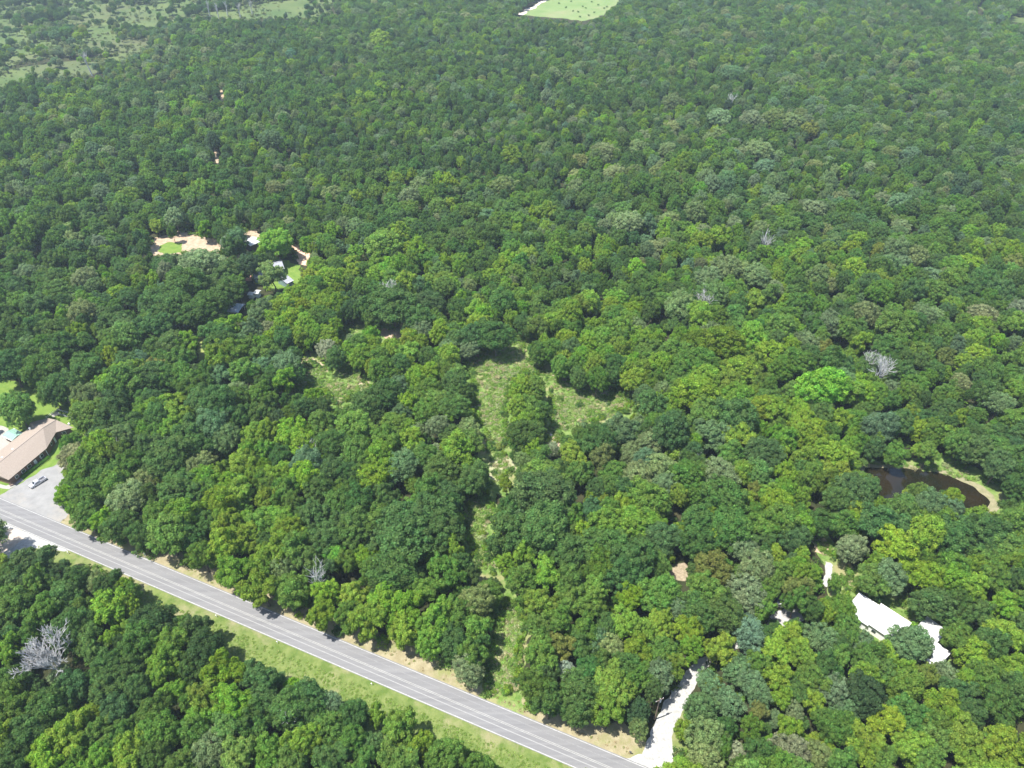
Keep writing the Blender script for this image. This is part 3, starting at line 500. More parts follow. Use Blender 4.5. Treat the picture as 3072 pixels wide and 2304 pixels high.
HAND = len(TREES)

# ---- fill: the rest of the wood
grid = {}
CS = 8.0
def gadd(t): grid.setdefault((int(t['x'] // CS), int(t['y'] // CS)), []).append(t)
def clash(x, y, r, f):
    gx, gy = int(x // CS), int(y // CS)
    for i in (-2, -1, 0, 1, 2):
        for j in (-2, -1, 0, 1, 2):
            for t in grid.get((gx + i, gy + j), ()):
                d = f * (r + t['r'])
                if (t['x'] - x) ** 2 + (t['y'] - y) ** 2 < d * d: return True
    return False
OB = [(min(p[0] for p in P), max(p[0] for p in P), min(p[1] for p in P), max(p[1] for p in P), P) for P in OPEN]
def hits(x, y, r, h, m=.98, base=True):
    u, v, d = proj(x, y, h * .68); R_ = FPX * r / d
    u0, v0, _ = proj(x, y, 0); uu, vt, _ = proj(x, y, h)
    if v0 < -40 or u < -90 or u > 1110: near = False
    pts = [(u, v), (u - R_ * m, v), (u + R_ * m, v), (u, vt + (v - vt) * (1 - m)), (u, v + (v0 - v) * .4), (u - R_ * m * .7, v - R_ * m * .4), (u + R_ * m * .7, v - R_ * m * .4), (u - R_ * m * .6, v + R_ * m * .4), (u + R_ * m * .6, v + R_ * m * .4)]
    if base: pts.append((u0, v0))
    lo = min(p[0] for p in pts); hi = max(p[0] for p in pts); vl = min(p[1] for p in pts); vh = max(p[1] for p in pts)
    for a, b, c, e, P in OB:
        if hi < a or lo > b or vh < c or vl > e: continue
        for q in pts:
            if inpoly(q[0], q[1], P): return True
        Rv = max(2.0, v - vt); n = len(P); cu = sum(p[0] for p in P) / n; cv = sum(p[1] for p in P) / n
        for a1, b1 in P + [(cu, cv)]:
            if ((a1 - u) / R_) ** 2 + ((b1 - v) / Rv) ** 2 < m * m: return True
    return False
EXEMPT = [(15, 406), (912, 643), (271, 273), (248, 264), (236, 237), (276, 240), (75, 462)]
kept = []
for t in TREES:
    u, v, d = proj(t['x'], t['y'], t['h'] * .68); ok = False
    if any((u - a) ** 2 + (v - b) ** 2 < 100 for a, b in EXEMPT): kept.append(t); continue
    for sh in (0, 2, 4, 6, 9, 12):
        for k in range(8 if sh else 1):
            a = k * .785 + 4.71; p = at(u + sh * math.cos(a) * 1.2, v + sh * math.sin(a), t['h'] * .68)
            if not hits(p.x, p.y, t['r'], t['h'], .97, False): ok = True; break
        if ok: t['x'], t['y'] = p.x, p.y; break
    if not ok:
        for f in (.8, .65):
            if not hits(t['x'], t['y'], t['r'] * f, t['h'] * f, .8, False): t['r'] *= f; t['h'] *= f; ok = True; break
    if ok: kept.append(t)
print('hand kept', len(kept), 'of', len(TREES)); TREES[:] = kept; HAND = len(TREES)
for t in TREES: gadd(t)
STANDS = [([(262, 285), (300, 272), (338, 284), (345, 330), (338, 372), (300, 352), (282, 335), (266, 310)], 'YYYYLLG'),
          ([(345, 335), (400, 336), (460, 330), (470, 380), (455, 420), (400, 400), (372, 380), (350, 360)], 'LGGYD'),
          ([(545, 320), (600, 300), (660, 320), (700, 360), (650, 392), (590, 380), (548, 368)], 'LYYGG'),
          ([(640, 390), (700, 340), (780, 330), (820, 400), (760, 450), (690, 440)], 'YYGLG'), ([(760, 420), (800, 380), (860, 440), (850, 480), (800, 500), (770, 470)], 'YYLG'),
          ([(700, 640), (900, 690), (1024, 680), (1024, 768), (780, 768)], 'GYGYLD')]
def wpick(d):
    s = sum(d.values()); q = random.random() * s
    for k, w in d.items():
        q -= w
        if q <= 0: return k
    return k
def region(u, v):
    """how likely each leaf colour is here"""
    if v > 500: d = dict(D=5, G=6, Y=3.5, L=1.5, O=1, S=1)
    elif u < 250 and v > 230: d = dict(D=9, G=5, Y=.8, S=.8, O=.5, L=.3)
    elif u < 480 and v > 300: d = dict(D=5, G=5, Y=4, L=2, S=1, O=.7)
    elif u < 700 and v > 250: d = dict(D=4, G=6, Y=2.5, L=1.5, S=1, O=.8)
    elif v > 250: d = dict(D=3.5, G=7, Y=2.5, L=.8, S=1.2, O=.9, R=.1)
    elif u > 500: d = dict(D=4, G=5, S=2, O=1.3, Y=.7, B=.5, L=.25)
    else: d = dict(D=5, G=5.5, S=1.2, O=.7, Y=.9, B=.4, L=.2)
    return d
def kindfor(c, u, v):
    young = noise.noise(Vector((u * .012, v * .02, 3.3))) * .9 + (.22 if u > 560 and v > 200 else -.05)
    if c in 'O': return random.choice(['fluffy', 'round'])
    if c == 'S': return random.choice(['fluffy', 'round', 'clump'])
    if c == 'B': return random.choice(['pine', 'round'])
    if random.random() < young: return 'cone' if random.random() < .75 else 'clump'
    return random.choice(['round', 'round', 'clump', 'clump', 'fluffy']) if v > 150 else random.choice(['round', 'round', 'round', 'clump', 'fluffy'])
def fill(n, rlo, rhi, f, hmul=1.0, vmin=-26, ymax=1090, und=False):
    cnt = 0
    for _ in range(n):
        # density even over the ground seen by the camera
        y = random.uniform(38, ymax)
        half = (y * cP + CAMH * sP) * .713 + 45
        if random.random() > half / 860: continue
        x = random.uniform(-half, half)
        u0, v0, d0 = proj(x, y, 6)
        nz = noise.noise(Vector((x * .012, y * .012, 1.7)))
        st = noise.noise(Vector((x * .016 + 5, y * .016, 8.1))); dd = region(u0, v0)
        if st > .16: dd['D'] *= 2.6; dd['Y'] *= .3; dd['L'] *= .4
        elif st < -.16: dd['Y'] *= 2.2; dd['L'] *= 2.2; dd['D'] *= .35
        c = wpick(dd); k = kindfor(c, u0, v0)
        if st < -.2 and v0 > 150 and random.random() < .5 and c in 'GYL': k = 'cone'
        stand = False
        for P_, cl in STANDS:
            if inpoly(u0, v0, P_) and random.random() < .8:
                c = random.choice(cl); k = 'cone' if random.random() < (.72 if v0 < 430 else .3) else 'clump'; stand = v0 < 430; break
        r = random.uniform(rlo, rhi) * (1 + .35 * nz)
        if k == 'cone': r *= .98 if stand else .8
        if k == 'pine': r *= .8
        if c == 'O': r *= 1.15
        if v0 < 440: r *= .66 + .34 * max(0, v0 - 120) / 320 if v0 > 120 else .68 + .1 * (120 - v0) / 120
        inmead = v0 < 82 and ((u0 < 170 and v0 > 20) or (u0 < 345 and v0 < 22))
        if inmead:
            if noise.noise(Vector((x * .012, y * .02, 9))) < .08 and random.random() < .88: continue
            c = random.choice('GSYOOSYD' if v0 > 28 else 'DDBGO'); r *= random.uniform(.6, 1)
        if clash(x, y, r, f): continue
        h = ({'round': 1.35 * r + 6, 'clump': 1.5 * r + 6, 'fluffy': 1.4 * r + 5, 'cone': (2.2 if stand else 2.4) * r + 4.5, 'pine': 2.3 * r + 3}[k]) * random.uniform(.8, 1.2) * hmul * (1 + .22 * noise.noise(Vector((x * .02, y * .02, 12))))
        if inmead: h *= .75
        if hits(x, y, r, h): continue
        t = dict(x=x, y=y, r=r, h=h, c=c, k=k); TREES.append(t); gadd(t); cnt += 1
    return cnt
fill(34000, 4.2, 6.6, .58)
fill(46000, 3.0, 4.6, .54)
fill(44000, 2.2, 3.4, .52, 1.05)
fill(30000, 1.6, 2.3, .55, .6, ymax=480)
NF = len(TREES) - HAND
# ---- colour of each tree, apparent size
def tcol(t):
    rr = random.Random(int(t['x'] * 31 + t['y'] * 57))
    c = COL[t['c']]; k = math.exp(rr.gauss(0, .10)); g_ = math.exp(rr.gauss(0, .06))
    return (c[0] * k * math.exp(rr.gauss(0, .07)), c[1] * k, c[2] * k * g_ * math.exp(rr.gauss(0, .12)))
for i, t in enumerate(TREES):
    t['u'], t['v'], t['d'] = proj(t['x'], t['y'], t['h'] * .68)
    t['size'] = FPX * 2 * t['r'] / t['d']; t['col'] = tcol(t); t['hand'] = i < HAND
    t['var'] = random.randrange(len(KINDS[t['k']])); t['rz'] = random.uniform(0, 6.283); t['asp'] = random.uniform(.88, 1.14); t['tx'] = random.gauss(0, .05); t['ty'] = random.gauss(0, .05)
def vis(t): return -t['size'] * .3 < t['u'] < 1024 + t['size'] * .3 and -20 < t['v'] < 768 + t['size'] * .35
big = sorted([t for t in TREES if vis(t)], key=lambda t: -t['size'] * (1.12 if t['hand'] else .8))[:300]
bigid = set(id(t) for t in big)
rest = [t for t in TREES if id(t) not in bigid]

# ---- labels: look + landmark + rank
LM = [((52, 660), 'around the big grey bare tree'), ((62, 575), 'below the gravel pull-off'), ((140, 600), 'just below the road, left part'), ((240, 650), 'below the green verge bend'), ((150, 735), 'at the bottom left, below the bare tree'),
 ((235, 740), 'along the bottom edge, left of centre'), ((330, 745), 'below the widest green verge'), ((430, 755), 'in the bottom centre grove'), ((70, 470), 'beside the pale parking lot'), ((110, 545), 'above the road by the parking lot'),
 ((170, 500), 'in the wood above the left road'), ((215, 545), 'above the road, left of centre'), ((300, 560), 'on the upper road edge, middle'), ((385, 620), 'above the road, left of the cleared strip'),
 ((450, 600), 'close left of the cleared strip'), ((400, 540), 'left of the narrow cleared path'), ((545, 600), 'close right of the cleared strip'), ((545, 535), 'right of the narrow cleared path'), ((540, 680), 'above the road, right of the strip'),
 ((610, 690), 'left of the white gravel lane'), ((600, 615), 'between strip and gravel lane'), ((650, 560), 'around the small dirt gap'), ((730, 545), 'left of the tan dirt patch'), ((740, 600), 'behind the upper gravel lane'),
 ((800, 590), 'left of the white roofs'), ((715, 680), 'close right of the white lane'), ((700, 740), 'right of the lane mouth'), ((790, 650), 'below the lane bend'), ((800, 720), 'at the bottom, right of the lane'),
 ((880, 560), 'above the long white roof'), ((850, 640), 'below the long white roof'), ((880, 700), 'below the white roofs'), ((900, 745), 'on the bottom edge below the roofs'), ((960, 570), 'above right of the white roofs'),
 ((975, 640), 'right of the white roofs'), ((985, 720), 'in the bottom right corner'), ((920, 500), 'in front of the pond'), ((840, 490), 'left of the pond'), ((1000, 520), 'right of the pond'), ((960, 450), 'behind the pond'),
 ((280, 470), 'below the left weedy clearing'), ((390, 470), 'left of the clearing arm'), ((530, 415), 'in the middle of the clearing'), ((600, 480), 'below the right clearing arm'), ((700, 470), 'in the centre right wood'), ((100, 400), 'by the green lawn'), ((740, 420), 'in the wood right of the clearing'), ((350, 420), 'between the two clearings')]
def landmark(t): return min(LM, key=lambda l: (l[0][0] - t['u']) ** 2 + (l[0][1] - t['v']) ** 2)[1]
def sz(t, med): return 'large' if t['r'] > 6.6 else ('small' if t['r'] < 4.1 else 'mid-sized')
ORD = ['', 'second', 'third', 'fourth', 'fifth', 'sixth', 'seventh', 'eighth', 'ninth', 'tenth', 'eleventh', 'twelfth', 'thirteenth', 'fourteenth', 'fifteenth']
buckets = {}
for t in big: buckets.setdefault((sz(t, 0), CWORD[t['c']], KWORD[t['k']], landmark(t)), []).append(t)
for (s_, cw, kw, lm), L in buckets.items():
    L.sort(key=lambda t: t['u'])
    for i, t in enumerate(L):
        b = f'{s_} {cw} {kw} tree {lm}'
        if len(L) == 2: b = ['left', 'right'][i] + f' one of two {s_} {cw} {kw} trees {lm}'
        elif len(L) > 2: b = (['leftmost', 'middle', 'rightmost'][i] if len(L) == 3 else ('leftmost' if i == 0 else ORD[i] + ' from left')) + f' of {s_} {cw} {kw} trees {lm}'
        t['label'] = b
KN = {'round': 'broadleaf_tree', 'clump': 'broadleaf_tree', 'cone': 'young_tree', 'pine': 'evergreen_tree', 'fluffy': 'broadleaf_tree'}
def place(t):
    e = thing(KN[t['k']], t['label'], 'tree', (t['x'], t['y'], 0), t['rz'], 'trees of the woodland')
    sx = t['r'] / WID[t['k']]; szz = t['h'] / HGT[t['k']]; q_ = t['asp']
    e.scale = (sx * q_, sx / q_, szz); e.rotation_euler = (t['tx'], t['ty'], t['rz'])
    cm, tm = KINDS[t['k']][t['var']]
    c = bpy.data.objects.new('crown', cm); C.objects.link(c); c.parent = e; c['tcol'] = [float(q) for q in t['col']]
    k = bpy.data.objects.new('trunk', tm); C.objects.link(k); k.parent = e
    return c, k
firsts = {}
for t in sorted(big, key=lambda t: -t['size']):
    ck = place(t); firsts.setdefault((t['k'], t['var']), ck)
for kv in VAR:                        # each shape needs one placed tree to be copied from
    if kv not in firsts:
        t = big[-1]; 
        q = next((q for q in big if q['k'] == kv[0]), big[-1]); firsts[kv] = firsts.get((q['k'], q['var'])) or list(firsts.values())[0]

def scatter(name, pts, srcs, label=None, cat=None):
    """one object: points that carry size, turn, colour and kind; geometry nodes set a plant on each"""
    n = len(pts); me = bpy.data.meshes.new(name); me.vertices.add(n)
    me.vertices.foreach_set('co', np.array([(p[0], p[1], 0) for p in pts], np.float32).ravel())
    for nm, ty, key, arr in (('rot', 'FLOAT_VECTOR', 'vector', [(0, 0, p[3]) for p in pts]), ('scl', 'FLOAT_VECTOR', 'vector', [p[2] for p in pts]),
                             ('idx', 'INT', 'value', [p[4] for p in pts]), ('tcol', 'FLOAT_COLOR', 'color', [(*p[5], 1) for p in pts])):
        a = me.attributes.new(nm, ty, 'POINT'); a.data.foreach_set(key, np.array(arr, np.int32 if ty == 'INT' else np.float32).ravel())
    o = bpy.data.objects.new(name, me); C.objects.link(o)
    ng = bpy.data.node_groups.new(name, 'GeometryNodeTree'); ng.interface.new_socket('Geometry', in_out='INPUT', socket_type='NodeSocketGeometry'); ng.interface.new_socket('Geometry', in_out='OUTPUT', socket_type='NodeSocketGeometry')
    N = ng.nodes; L = ng.links; gi = N.new('NodeGroupInput'); go = N.new('NodeGroupOutput')
    lst = N.new('GeometryNodeJoinGeometry')
    for s in reversed(srcs):            # join lists its links last one first
        ji = N.new('GeometryNodeJoinGeometry')
        for ob in s:
            oi = N.new('GeometryNodeObjectInfo'); oi.transform_space = 'ORIGINAL'; oi.inputs['Object'].default_value = ob
            oi.inputs['As Instance'].default_value = False
            L.new(oi.outputs['Geometry'], ji.inputs[0])
        ti = N.new('GeometryNodeGeometryToInstance'); L.new(ji.outputs[0], ti.inputs[0]); L.new(ti.outputs[0], lst.inputs[0])
    ip = N.new('GeometryNodeInstanceOnPoints'); ip.inputs['Pick Instance'].default_value = True
    L.new(gi.outputs[0], ip.inputs['Points']); L.new(lst.outputs[0], ip.inputs['Instance'])
    def na(nm, ty):
        q = N.new('GeometryNodeInputNamedAttribute'); q.data_type = ty; q.inputs['Name'].default_value = nm; return q.outputs['Attribute']
    L.new(na('idx', 'INT'), ip.inputs['Instance Index']); L.new(na('rot', 'FLOAT_VECTOR'), ip.inputs['Rotation']); L.new(na('scl', 'FLOAT_VECTOR'), ip.inputs['Scale'])
    L.new(ip.outputs[0], go.inputs[0])
    md = o.modifiers.new('plants', 'NODES'); md.node_group = ng
    o['kind'] = 'stuff'
    return tag(o, label, cat)
pts = []
for t in rest:
    sx = t['r'] / WID[t['k']]
    pts.append((t['x'], t['y'], (sx * t['asp'], sx / t['asp'], t['h'] / HGT[t['k']]), t['rz'], VAR.index((t['k'], t['var'])), t['col']))
scatter('distant_woodland', pts, [firsts[kv] for kv in VAR], 'dense mixed green woodland covering the ground behind the nearer trees', 'woodland')

# ---- undergrowth and grass tufts

def bush_mesh(seed, n, r, ls, per, zc=.55):
    rr = random.Random(seed); L = []
    for i in range(n):
        a = rr.uniform(0, 6.283); d = r * math.sqrt(rr.random())
        L.append((d * math.cos(a), d * math.sin(a), zc + rr.uniform(-.2, .45), rr.uniform(.35, .6), .9))
    return leaves_mesh('shrub_leaves', L, per, ls, seed)
shrubs = [bush_mesh(60 + i, 9, .9, .26, 110) for i in range(3)]
tuft = [bush_mesh(70 + i, 7, .7, .22, 60, .12) for i in range(2)]
bspots = []
SHR = [  # shrubs and saplings standing alone in the open ground
 (474, 372, 8, 'D', 'dark green sapling on the left side of the main clearing'), (510, 378, 5, 'D', 'small dark sapling left of the clearing clump'), (561, 398, 10, 'G', 'leafy green bush in the right clearing arm'),
 (580, 404, 11, 'D', 'darker rounded bush in the right clearing arm'), (605, 396, 9, 'G', 'small bush near the dry right clearing edge'), (582, 424, 14, 'S', 'grey-green bush low in the right clearing arm'), (600, 432, 14, 'G', 'broad green bush at the bottom of the right clearing arm'),
 (566, 366, 7, 'G', 'small bush at the upper right clearing edge'), (500, 446, 12, 'R', 'brownish brush heap at the foot of the clearing clump'), (560, 436, 15, 'G', 'spreading bush beside the pale debris'), (352, 364, 7, 'G', 'small weedy bush in the left clearing'), (335, 376, 6, 'S', 'pale weed clump in the left clearing'),
 (474, 674, 30, 'O', 'olive roadside bush standing on the dry verge'), (64, 402, 10, 'O', 'low olive bush by the fence corner on the lawn'), (56, 432, 9, 'G', 'small green bush at the brick wall'), (496, 668, 7, 'G', 'small bush in the tall grass strip'),
 (171, 236, 7, 'D', 'small round tree in the tan dirt yard')]
for (u, v, w, c, lab) in SHR:
    p = at(u, v, 1); dep = proj(p.x, p.y, 1)[2]; r = w * dep / FPX / 2
    e = thing('shrub', lab, 'shrub', (p.x, p.y, 0), u, 'bushes in the open ground'); s = r / 1.35; e.scale = (s, s, s * (1.0 if r < 3 else .9))
    k = bpy.data.objects.new('foliage', shrubs[int(u) % 3]); C.objects.link(k); k.parent = e; k['tcol'] = [float(q) for q in COL[c]]
    mb = MB()
    for j in range(4): mb.tube((0, 0, -.05), (.4 * math.cos(j * 1.6 + u), .4 * math.sin(j * 1.6 + u), .6), .035, .015, 5)
    mb.build('stem', M['bark'], e)
    bspots.append((u, v))
    if len(bspots) <= 3: firsts[('shrub', len(bspots) - 1)] = (k,)
ssrc = []
for i in range(3):
    ssrc.append((next(o for o in bpy.data.objects if o.name.startswith('foliage') and o.data == shrubs[i]),))
up = []
for _ in range(16000):
    y = random.uniform(40, 420); half = (y * cP + CAMH * sP) * .72 + 25
    if random.random() > half / 330: continue
    x = random.uniform(-half, half); s = random.uniform(.7, 1.9); u, v, d = proj(x, y, 0)
    if hits(x, y, s, s * 1.4, .9): 
        continue
    c = COL[random.choice('GGDYLG')]; k = random.uniform(.8, 1.2); up.append((x, y, (s, s, s * random.uniform(.8, 1.3)), random.uniform(0, 6), random.randrange(3), tuple(q * k for q in c)))
# weeds inside the rough clearings
WEED = [CA, CB, CC, CD] + [P for P in OPEN if P[0] in ((504, 598), (378, 330), (489, 460), (612, 384), (848, 578), (816, 543), (898, 604))]
for P in WEED + [BK]:
    us = [p[0] for p in P]; vs = [p[1] for p in P]; area = (max(us) - min(us)) * (max(vs) - min(vs))
    for _ in range(int(area * (.85 if P is not BK else .2))):
        u = random.uniform(min(us) - 4, max(us) + 4); v = random.uniform(min(vs) - 3, max(vs) + 3)
        if not inpoly(u, v, P) or (P is BK and v > 462 + (u - 868) * .18): continue
        p = at(u, v)
        if noise.noise(Vector((p.x * .11, p.y * .11, 4))) < -.12 and random.random() < .7: continue
        s = random.uniform(.25, .8) * (1.6 if random.random() < .06 else 1)
        edge = not (inpoly(u - 4, v, P) and inpoly(u + 4, v, P) and inpoly(u, v - 3, P) and inpoly(u, v + 3, P))
        if edge and P is not BK and random.random() < .22:
            s = random.uniform(.6, 1.3); up.append((p.x, p.y, (s, s, s * random.uniform(.8, 1.4)), random.uniform(0, 6), random.randrange(3), COL[random.choice('GGDYLY')])); continue
        c = random.choice([(.20, .31, .07), (.24, .36, .08), (.30, .38, .13), (.32, .37, .18), (.16, .28, .05), (.38, .36, .20)])
        up.append((p.x, p.y, (s, s, s * random.uniform(.5, 1.0)), random.uniform(0, 6), random.randrange(3), c))
# scrub in the far meadows
for _ in range(5000):
    u = random.uniform(-20, 340); v = random.uniform(-6, 92)
    if v > 20 and u > 175: continue
    p = at(u, v); q = noise.noise(Vector((p.x * .02, p.y * .03, 6)))
    if q < -.05 and random.random() < .75: continue
    s = random.uniform(.6, 2.0) * (1 if q > .1 else .6)
    up.append((p.x, p.y, (s, s, s * random.uniform(.6, 1.3)), random.uniform(0, 6), random.randrange(3), random.choice([(.10, .14, .05), (.16, .20, .07), (.14, .16, .09), (.20, .23, .08), (.08, .13, .05)])))
# tufts on the verges
for P, dens, cols in ((LOWV, .16, [(.20, .30, .06), (.26, .36, .09), (.32, .38, .13), (.18, .28, .05)]), (UV_UP, .035, [(.34, .33, .16), (.26, .29, .10), (.42, .36, .22)])):
    us = [p[0] for p in P]; vs = [p[1] for p in P]
    for _ in range(int((max(us) - min(us)) * (max(vs) - min(vs)) * dens)):
        u = random.uniform(min(us), max(us)); v = random.uniform(min(vs), max(vs))
        if not inpoly(u, v, P): continue
        p = at(u, v)
        a = (p - up0).dot(RDIR.orthogonal() * 0 + Vector((-RDIR.y, RDIR.x, 0)))
        if -8.5 < a < 1.0: continue
        s = random.uniform(.14, .38)
        up.append((p.x, p.y, (s, s, s * .5), random.uniform(0, 6), random.randrange(3), random.choice(cols)))
scatter('undergrowth', up, ssrc, 'low leafy undergrowth, weeds and grass tufts between the trees', 'undergrowth')
# ---------------------------------------------------------------- buildings
def frame_of(cs, z):
    w = [at(u, v, z) for u, v in cs]; c = sum(w, Vector()) / 4
    ax = ((w[1] - w[0]) + (w[2] - w[3])) / 2; L_ = ax.length; ax.normalize()
    ay = Vector((-ax.y, ax.x, 0)); Wd = abs(((w[3] - w[0]) + (w[2] - w[1])).dot(ay)) / 2
    return c, L_, Wd, math.atan2(ax.y, ax.x)
def gable(name, label, cat, cs, z, rise, mw, mr, windows=True, group=None, open_sides=False, trim='white', ribs=True):
    c, L_, Wd, rz = frame_of(cs, z)
    e = thing(name, label, cat, (c.x, c.y, 0), rz, group)
    hx, hy = L_ / 2, Wd / 2; o_ = .35
    if open_sides:
        for sx in (-1, 1):
            for sy in (-1, 1): MB().tube((sx * (hx - .5), sy * (hy - .4), 0), (sx * (hx - .5), sy * (hy - .4), z), .08, .08, 6).build('post', M['white'], e)
    else:
        wb = MB(); wb.prism([(-hy + o_, 0), (hy - o_, 0), (hy - o_, z - .02), (0, z + rise - .12), (-hy + o_, z - .02)], -hx + o_, hx - o_)
        wall = wb.build('wall', mw, e)
        if windows:
            k = max(2, int(L_ / 3.2))
            for sy in (-1, 1):
                for i in range(k):
                    x = -hx + (i + .7) * L_ / (k + .4); y = sy * (hy - o_ + .03)
                    if i == k // 2:
                        MB().box(x - .5, x + .5, min(y, y - sy * .02), max(y, y + sy * .03), .1, 2.15).build('door', M['white'], e); continue
                    f = MB().box(x - .65, x + .65, y - .03, y + .03, .95, 2.15).build('window', M['white'], e)
                    MB().box(x - .55, x + .55, y - .045, y + .045, 1.05, 2.05).build('pane', M['glass'], f)
    t = .12
    rb = MB()
    for sy in (-1, 1):
        a = (sy * hy, z); b = (0, z + rise)
        rb.prism([a, b, (b[0], b[1] + t), (a[0], a[1] + t)] if sy < 0 else [b, a, (a[0], a[1] + t), (b[0], b[1] + t)], -hx, hx)
        if ribs:
            n = int(L_ / .9)
            for i in range(n + 1):
                x = -hx + i * L_ / n
                x0 = min(max(x, -hx + .03), hx - .03)
                rb.prism([(sy * hy, z + t - .01), (0, z + rise + t - .01), (0, z + rise + t + .05), (sy * hy, z + t + .05)], x0 - .03, x0 + .03)
    roof = rb.build('roof', mr, e)
    MB().box(-hx, hx, -.14, .14, z + rise + t - .02, z + rise + t + .09).build('ridge_cap', mr, roof)
    for sy in (-1, 1): MB().box(-hx - .02, hx + .02, sy * hy - .06 + sy * .07, sy * hy + .06 + sy * .07, z - .12, z + t + .01).build('fascia', M[trim], roof)
    return e, (hx, hy)
def noisy(m): return m
# long tan-roofed brick building
ez = 3.1
E_ = {k: at(u, v, ez) for k, (u, v) in dict(P0=(8.5, 480), B=(46.7, 448.2), W1=(56, 432.3), W2=(73.5, 427.5), W3=(48.4, 418.2), W4=(30.7, 422), K=(27, 429)).items()}
fx = (E_['B'] - E_['P0']).normalized(); fy = Vector((-fx.y, fx.x, 0))
wd = (at(14, 439.5, ez) - E_['P0']).dot(fy)
E_['P1'] = E_['P0'] + fy * wd; E_['K'] = E_['P1'] + fx * ((E_['K'] - E_['P1']).dot(fx))
org = (E_['P0'] + E_['W3']) / 2; org.z = 0
bl = thing('brick_building', 'long low brown brick building with tan shingle roof beside the parking lot', 'building', tuple(org), 0)
loc = {k: p - org for k, p in E_.items()}
for k in loc: loc[k].z = ez
rr0 = (loc['P0'] + loc['P1']) / 2; rr0.z = ez + 2.0
R1 = at(43.2, 427.7, ez + 2.2) - org; R1.z = ez + 2.2
R2 = (loc['W2'] + loc['W3']) / 2; R2.z = ez + 2.0; R2 = R2.lerp(R1, .16); R2.z = ez + 2.1
rb = MB()
for f in ([loc['P0'], loc['B'], R1, rr0], [loc['B'], loc['W1'], R1], [loc['W1'], loc['W2'], R2, R1], [loc['W2'], loc['W3'], R2], [loc['W3'], loc['W4'], R1, R2], [loc['W4'], loc['K'], R1], [loc['K'], loc['P1'], rr0, R1], [loc['P1'], loc['P0'], rr0]):
    rb.poly(f)
roof = rb.build('roof', M['shingle'], bl)
sd = roof.modifiers.new('thick', 'SOLIDIFY'); sd.thickness = .18; sd.offset = -1
for q in ((rr0, R1), (R1, R2)): MB().tube(q[0] + Vector((0, 0, .02)), q[1] + Vector((0, 0, .02)), .12, .12, 6).build('ridge_cap', mat('ridge_shingle', (.33, .28, .24), .9, .15), roof)
for (u, v) in ((29.8, 428.5), (13, 449.7), (2.5, 458)):
    p = at(u, v, ez + 1.2) - org
    MB().box(p.x - .22, p.x + .22, p.y - .22, p.y + .22, ez + .8, ez + 1.6).build('roof_vent', M['white'], roof)
ring = ['P0', 'B', 'W1', 'W2', 'W3', 'W4', 'K', 'P1']
cen = {k: loc[k] for k in ring}
def inset(i, d):
    a, b, c = cen[ring[i - 1]], cen[ring[i]], cen[ring[(i + 1) % 8]]
    n1 = Vector((-(b - a).y, (b - a).x, 0)).normalized(); n2 = Vector((-(c - b).y, (c - b).x, 0)).normalized()
    m = (n1 + n2).normalized(); return b + m * (d / max(.45, m.dot(n1)))
ins = [inset(i, .55) for i in range(8)]
wb = MB()
for i in range(8):
    a, b = ins[i], ins[(i + 1) % 8]; wb.quad((a.x, a.y, 0), (b.x, b.y, 0), (b.x, b.y, ez - .02), (a.x, a.y, ez - .02))
wb.build('wall', M['brick'], bl)
def along(i, t, out=.04):
    a, b = ins[i], ins[(i + 1) % 8]; d = (b - a).normalized(); n = Vector((d.y, -d.x, 0)); p = a.lerp(b, t) + n * out; return p, d, n
for i, t, w, z0, z1, nm in ((0, .16, .55, 1, 2.2, 'window'), (0, .34, .7, 1, 2.2, 'window'), (0, .5, .7, 1, 2.2, 'window'), (0, .66, .5, .05, 2.15, 'door'), (0, .84, .7, 1, 2.2, 'window'), (1, .45, .5, 1, 2.2, 'window'), (1, .75, .45, .05, 2.15, 'door'), (2, .5, .6, 1, 2.2, 'window')):
    p, d, n = along(i, t); mb = MB(); a = p - d * w; b = p + d * w
    def bx(o0, o1, a, b, z0, z1):
        m_ = MB(); q = [a + n * o0, b + n * o0, b + n * o1, a + n * o1]
        for k in range(4):
            s, e2 = q[k], q[(k + 1) % 4]; m_.quad((s.x, s.y, z0), (e2.x, e2.y, z0), (e2.x, e2.y, z1), (s.x, s.y, z1))
        m_.poly([(s.x, s.y, z1) for s in q]); return m_
    f = bx(0, .05, a, b, z0, z1).build(nm, M['white'], bl)
    if nm == 'window': bx(.05, .07, a + d * .1, b - d * .1, z0 + .1, z1 - .1).build('pane', M['glass'], f)
for t in (.97, .80): 
    p, d, n = along(0, t, .45); MB().tube((p.x, p.y, 0), (p.x, p.y, ez - .2), .09, .09, 8).build('porch_post', M['white'], bl)
p = at(69.5, 424.5, ez) - org
vt = MB().box(p.x - .35, p.x + .35, p.y - .3, p.y + .3, ez - .1, ez + .55).build('roof_vent', M['white'], roof); vt['label'] = 'white box vent at the roof corner'
e, _ = gable('small_shed', 'small mint green metal-roofed shed behind the tan-roofed building', 'shed', [(5, 437), (13, 441.5), (23, 433), (11, 427.7)], 2.4, .5, M['wood'], M['mint'], False, None, False)
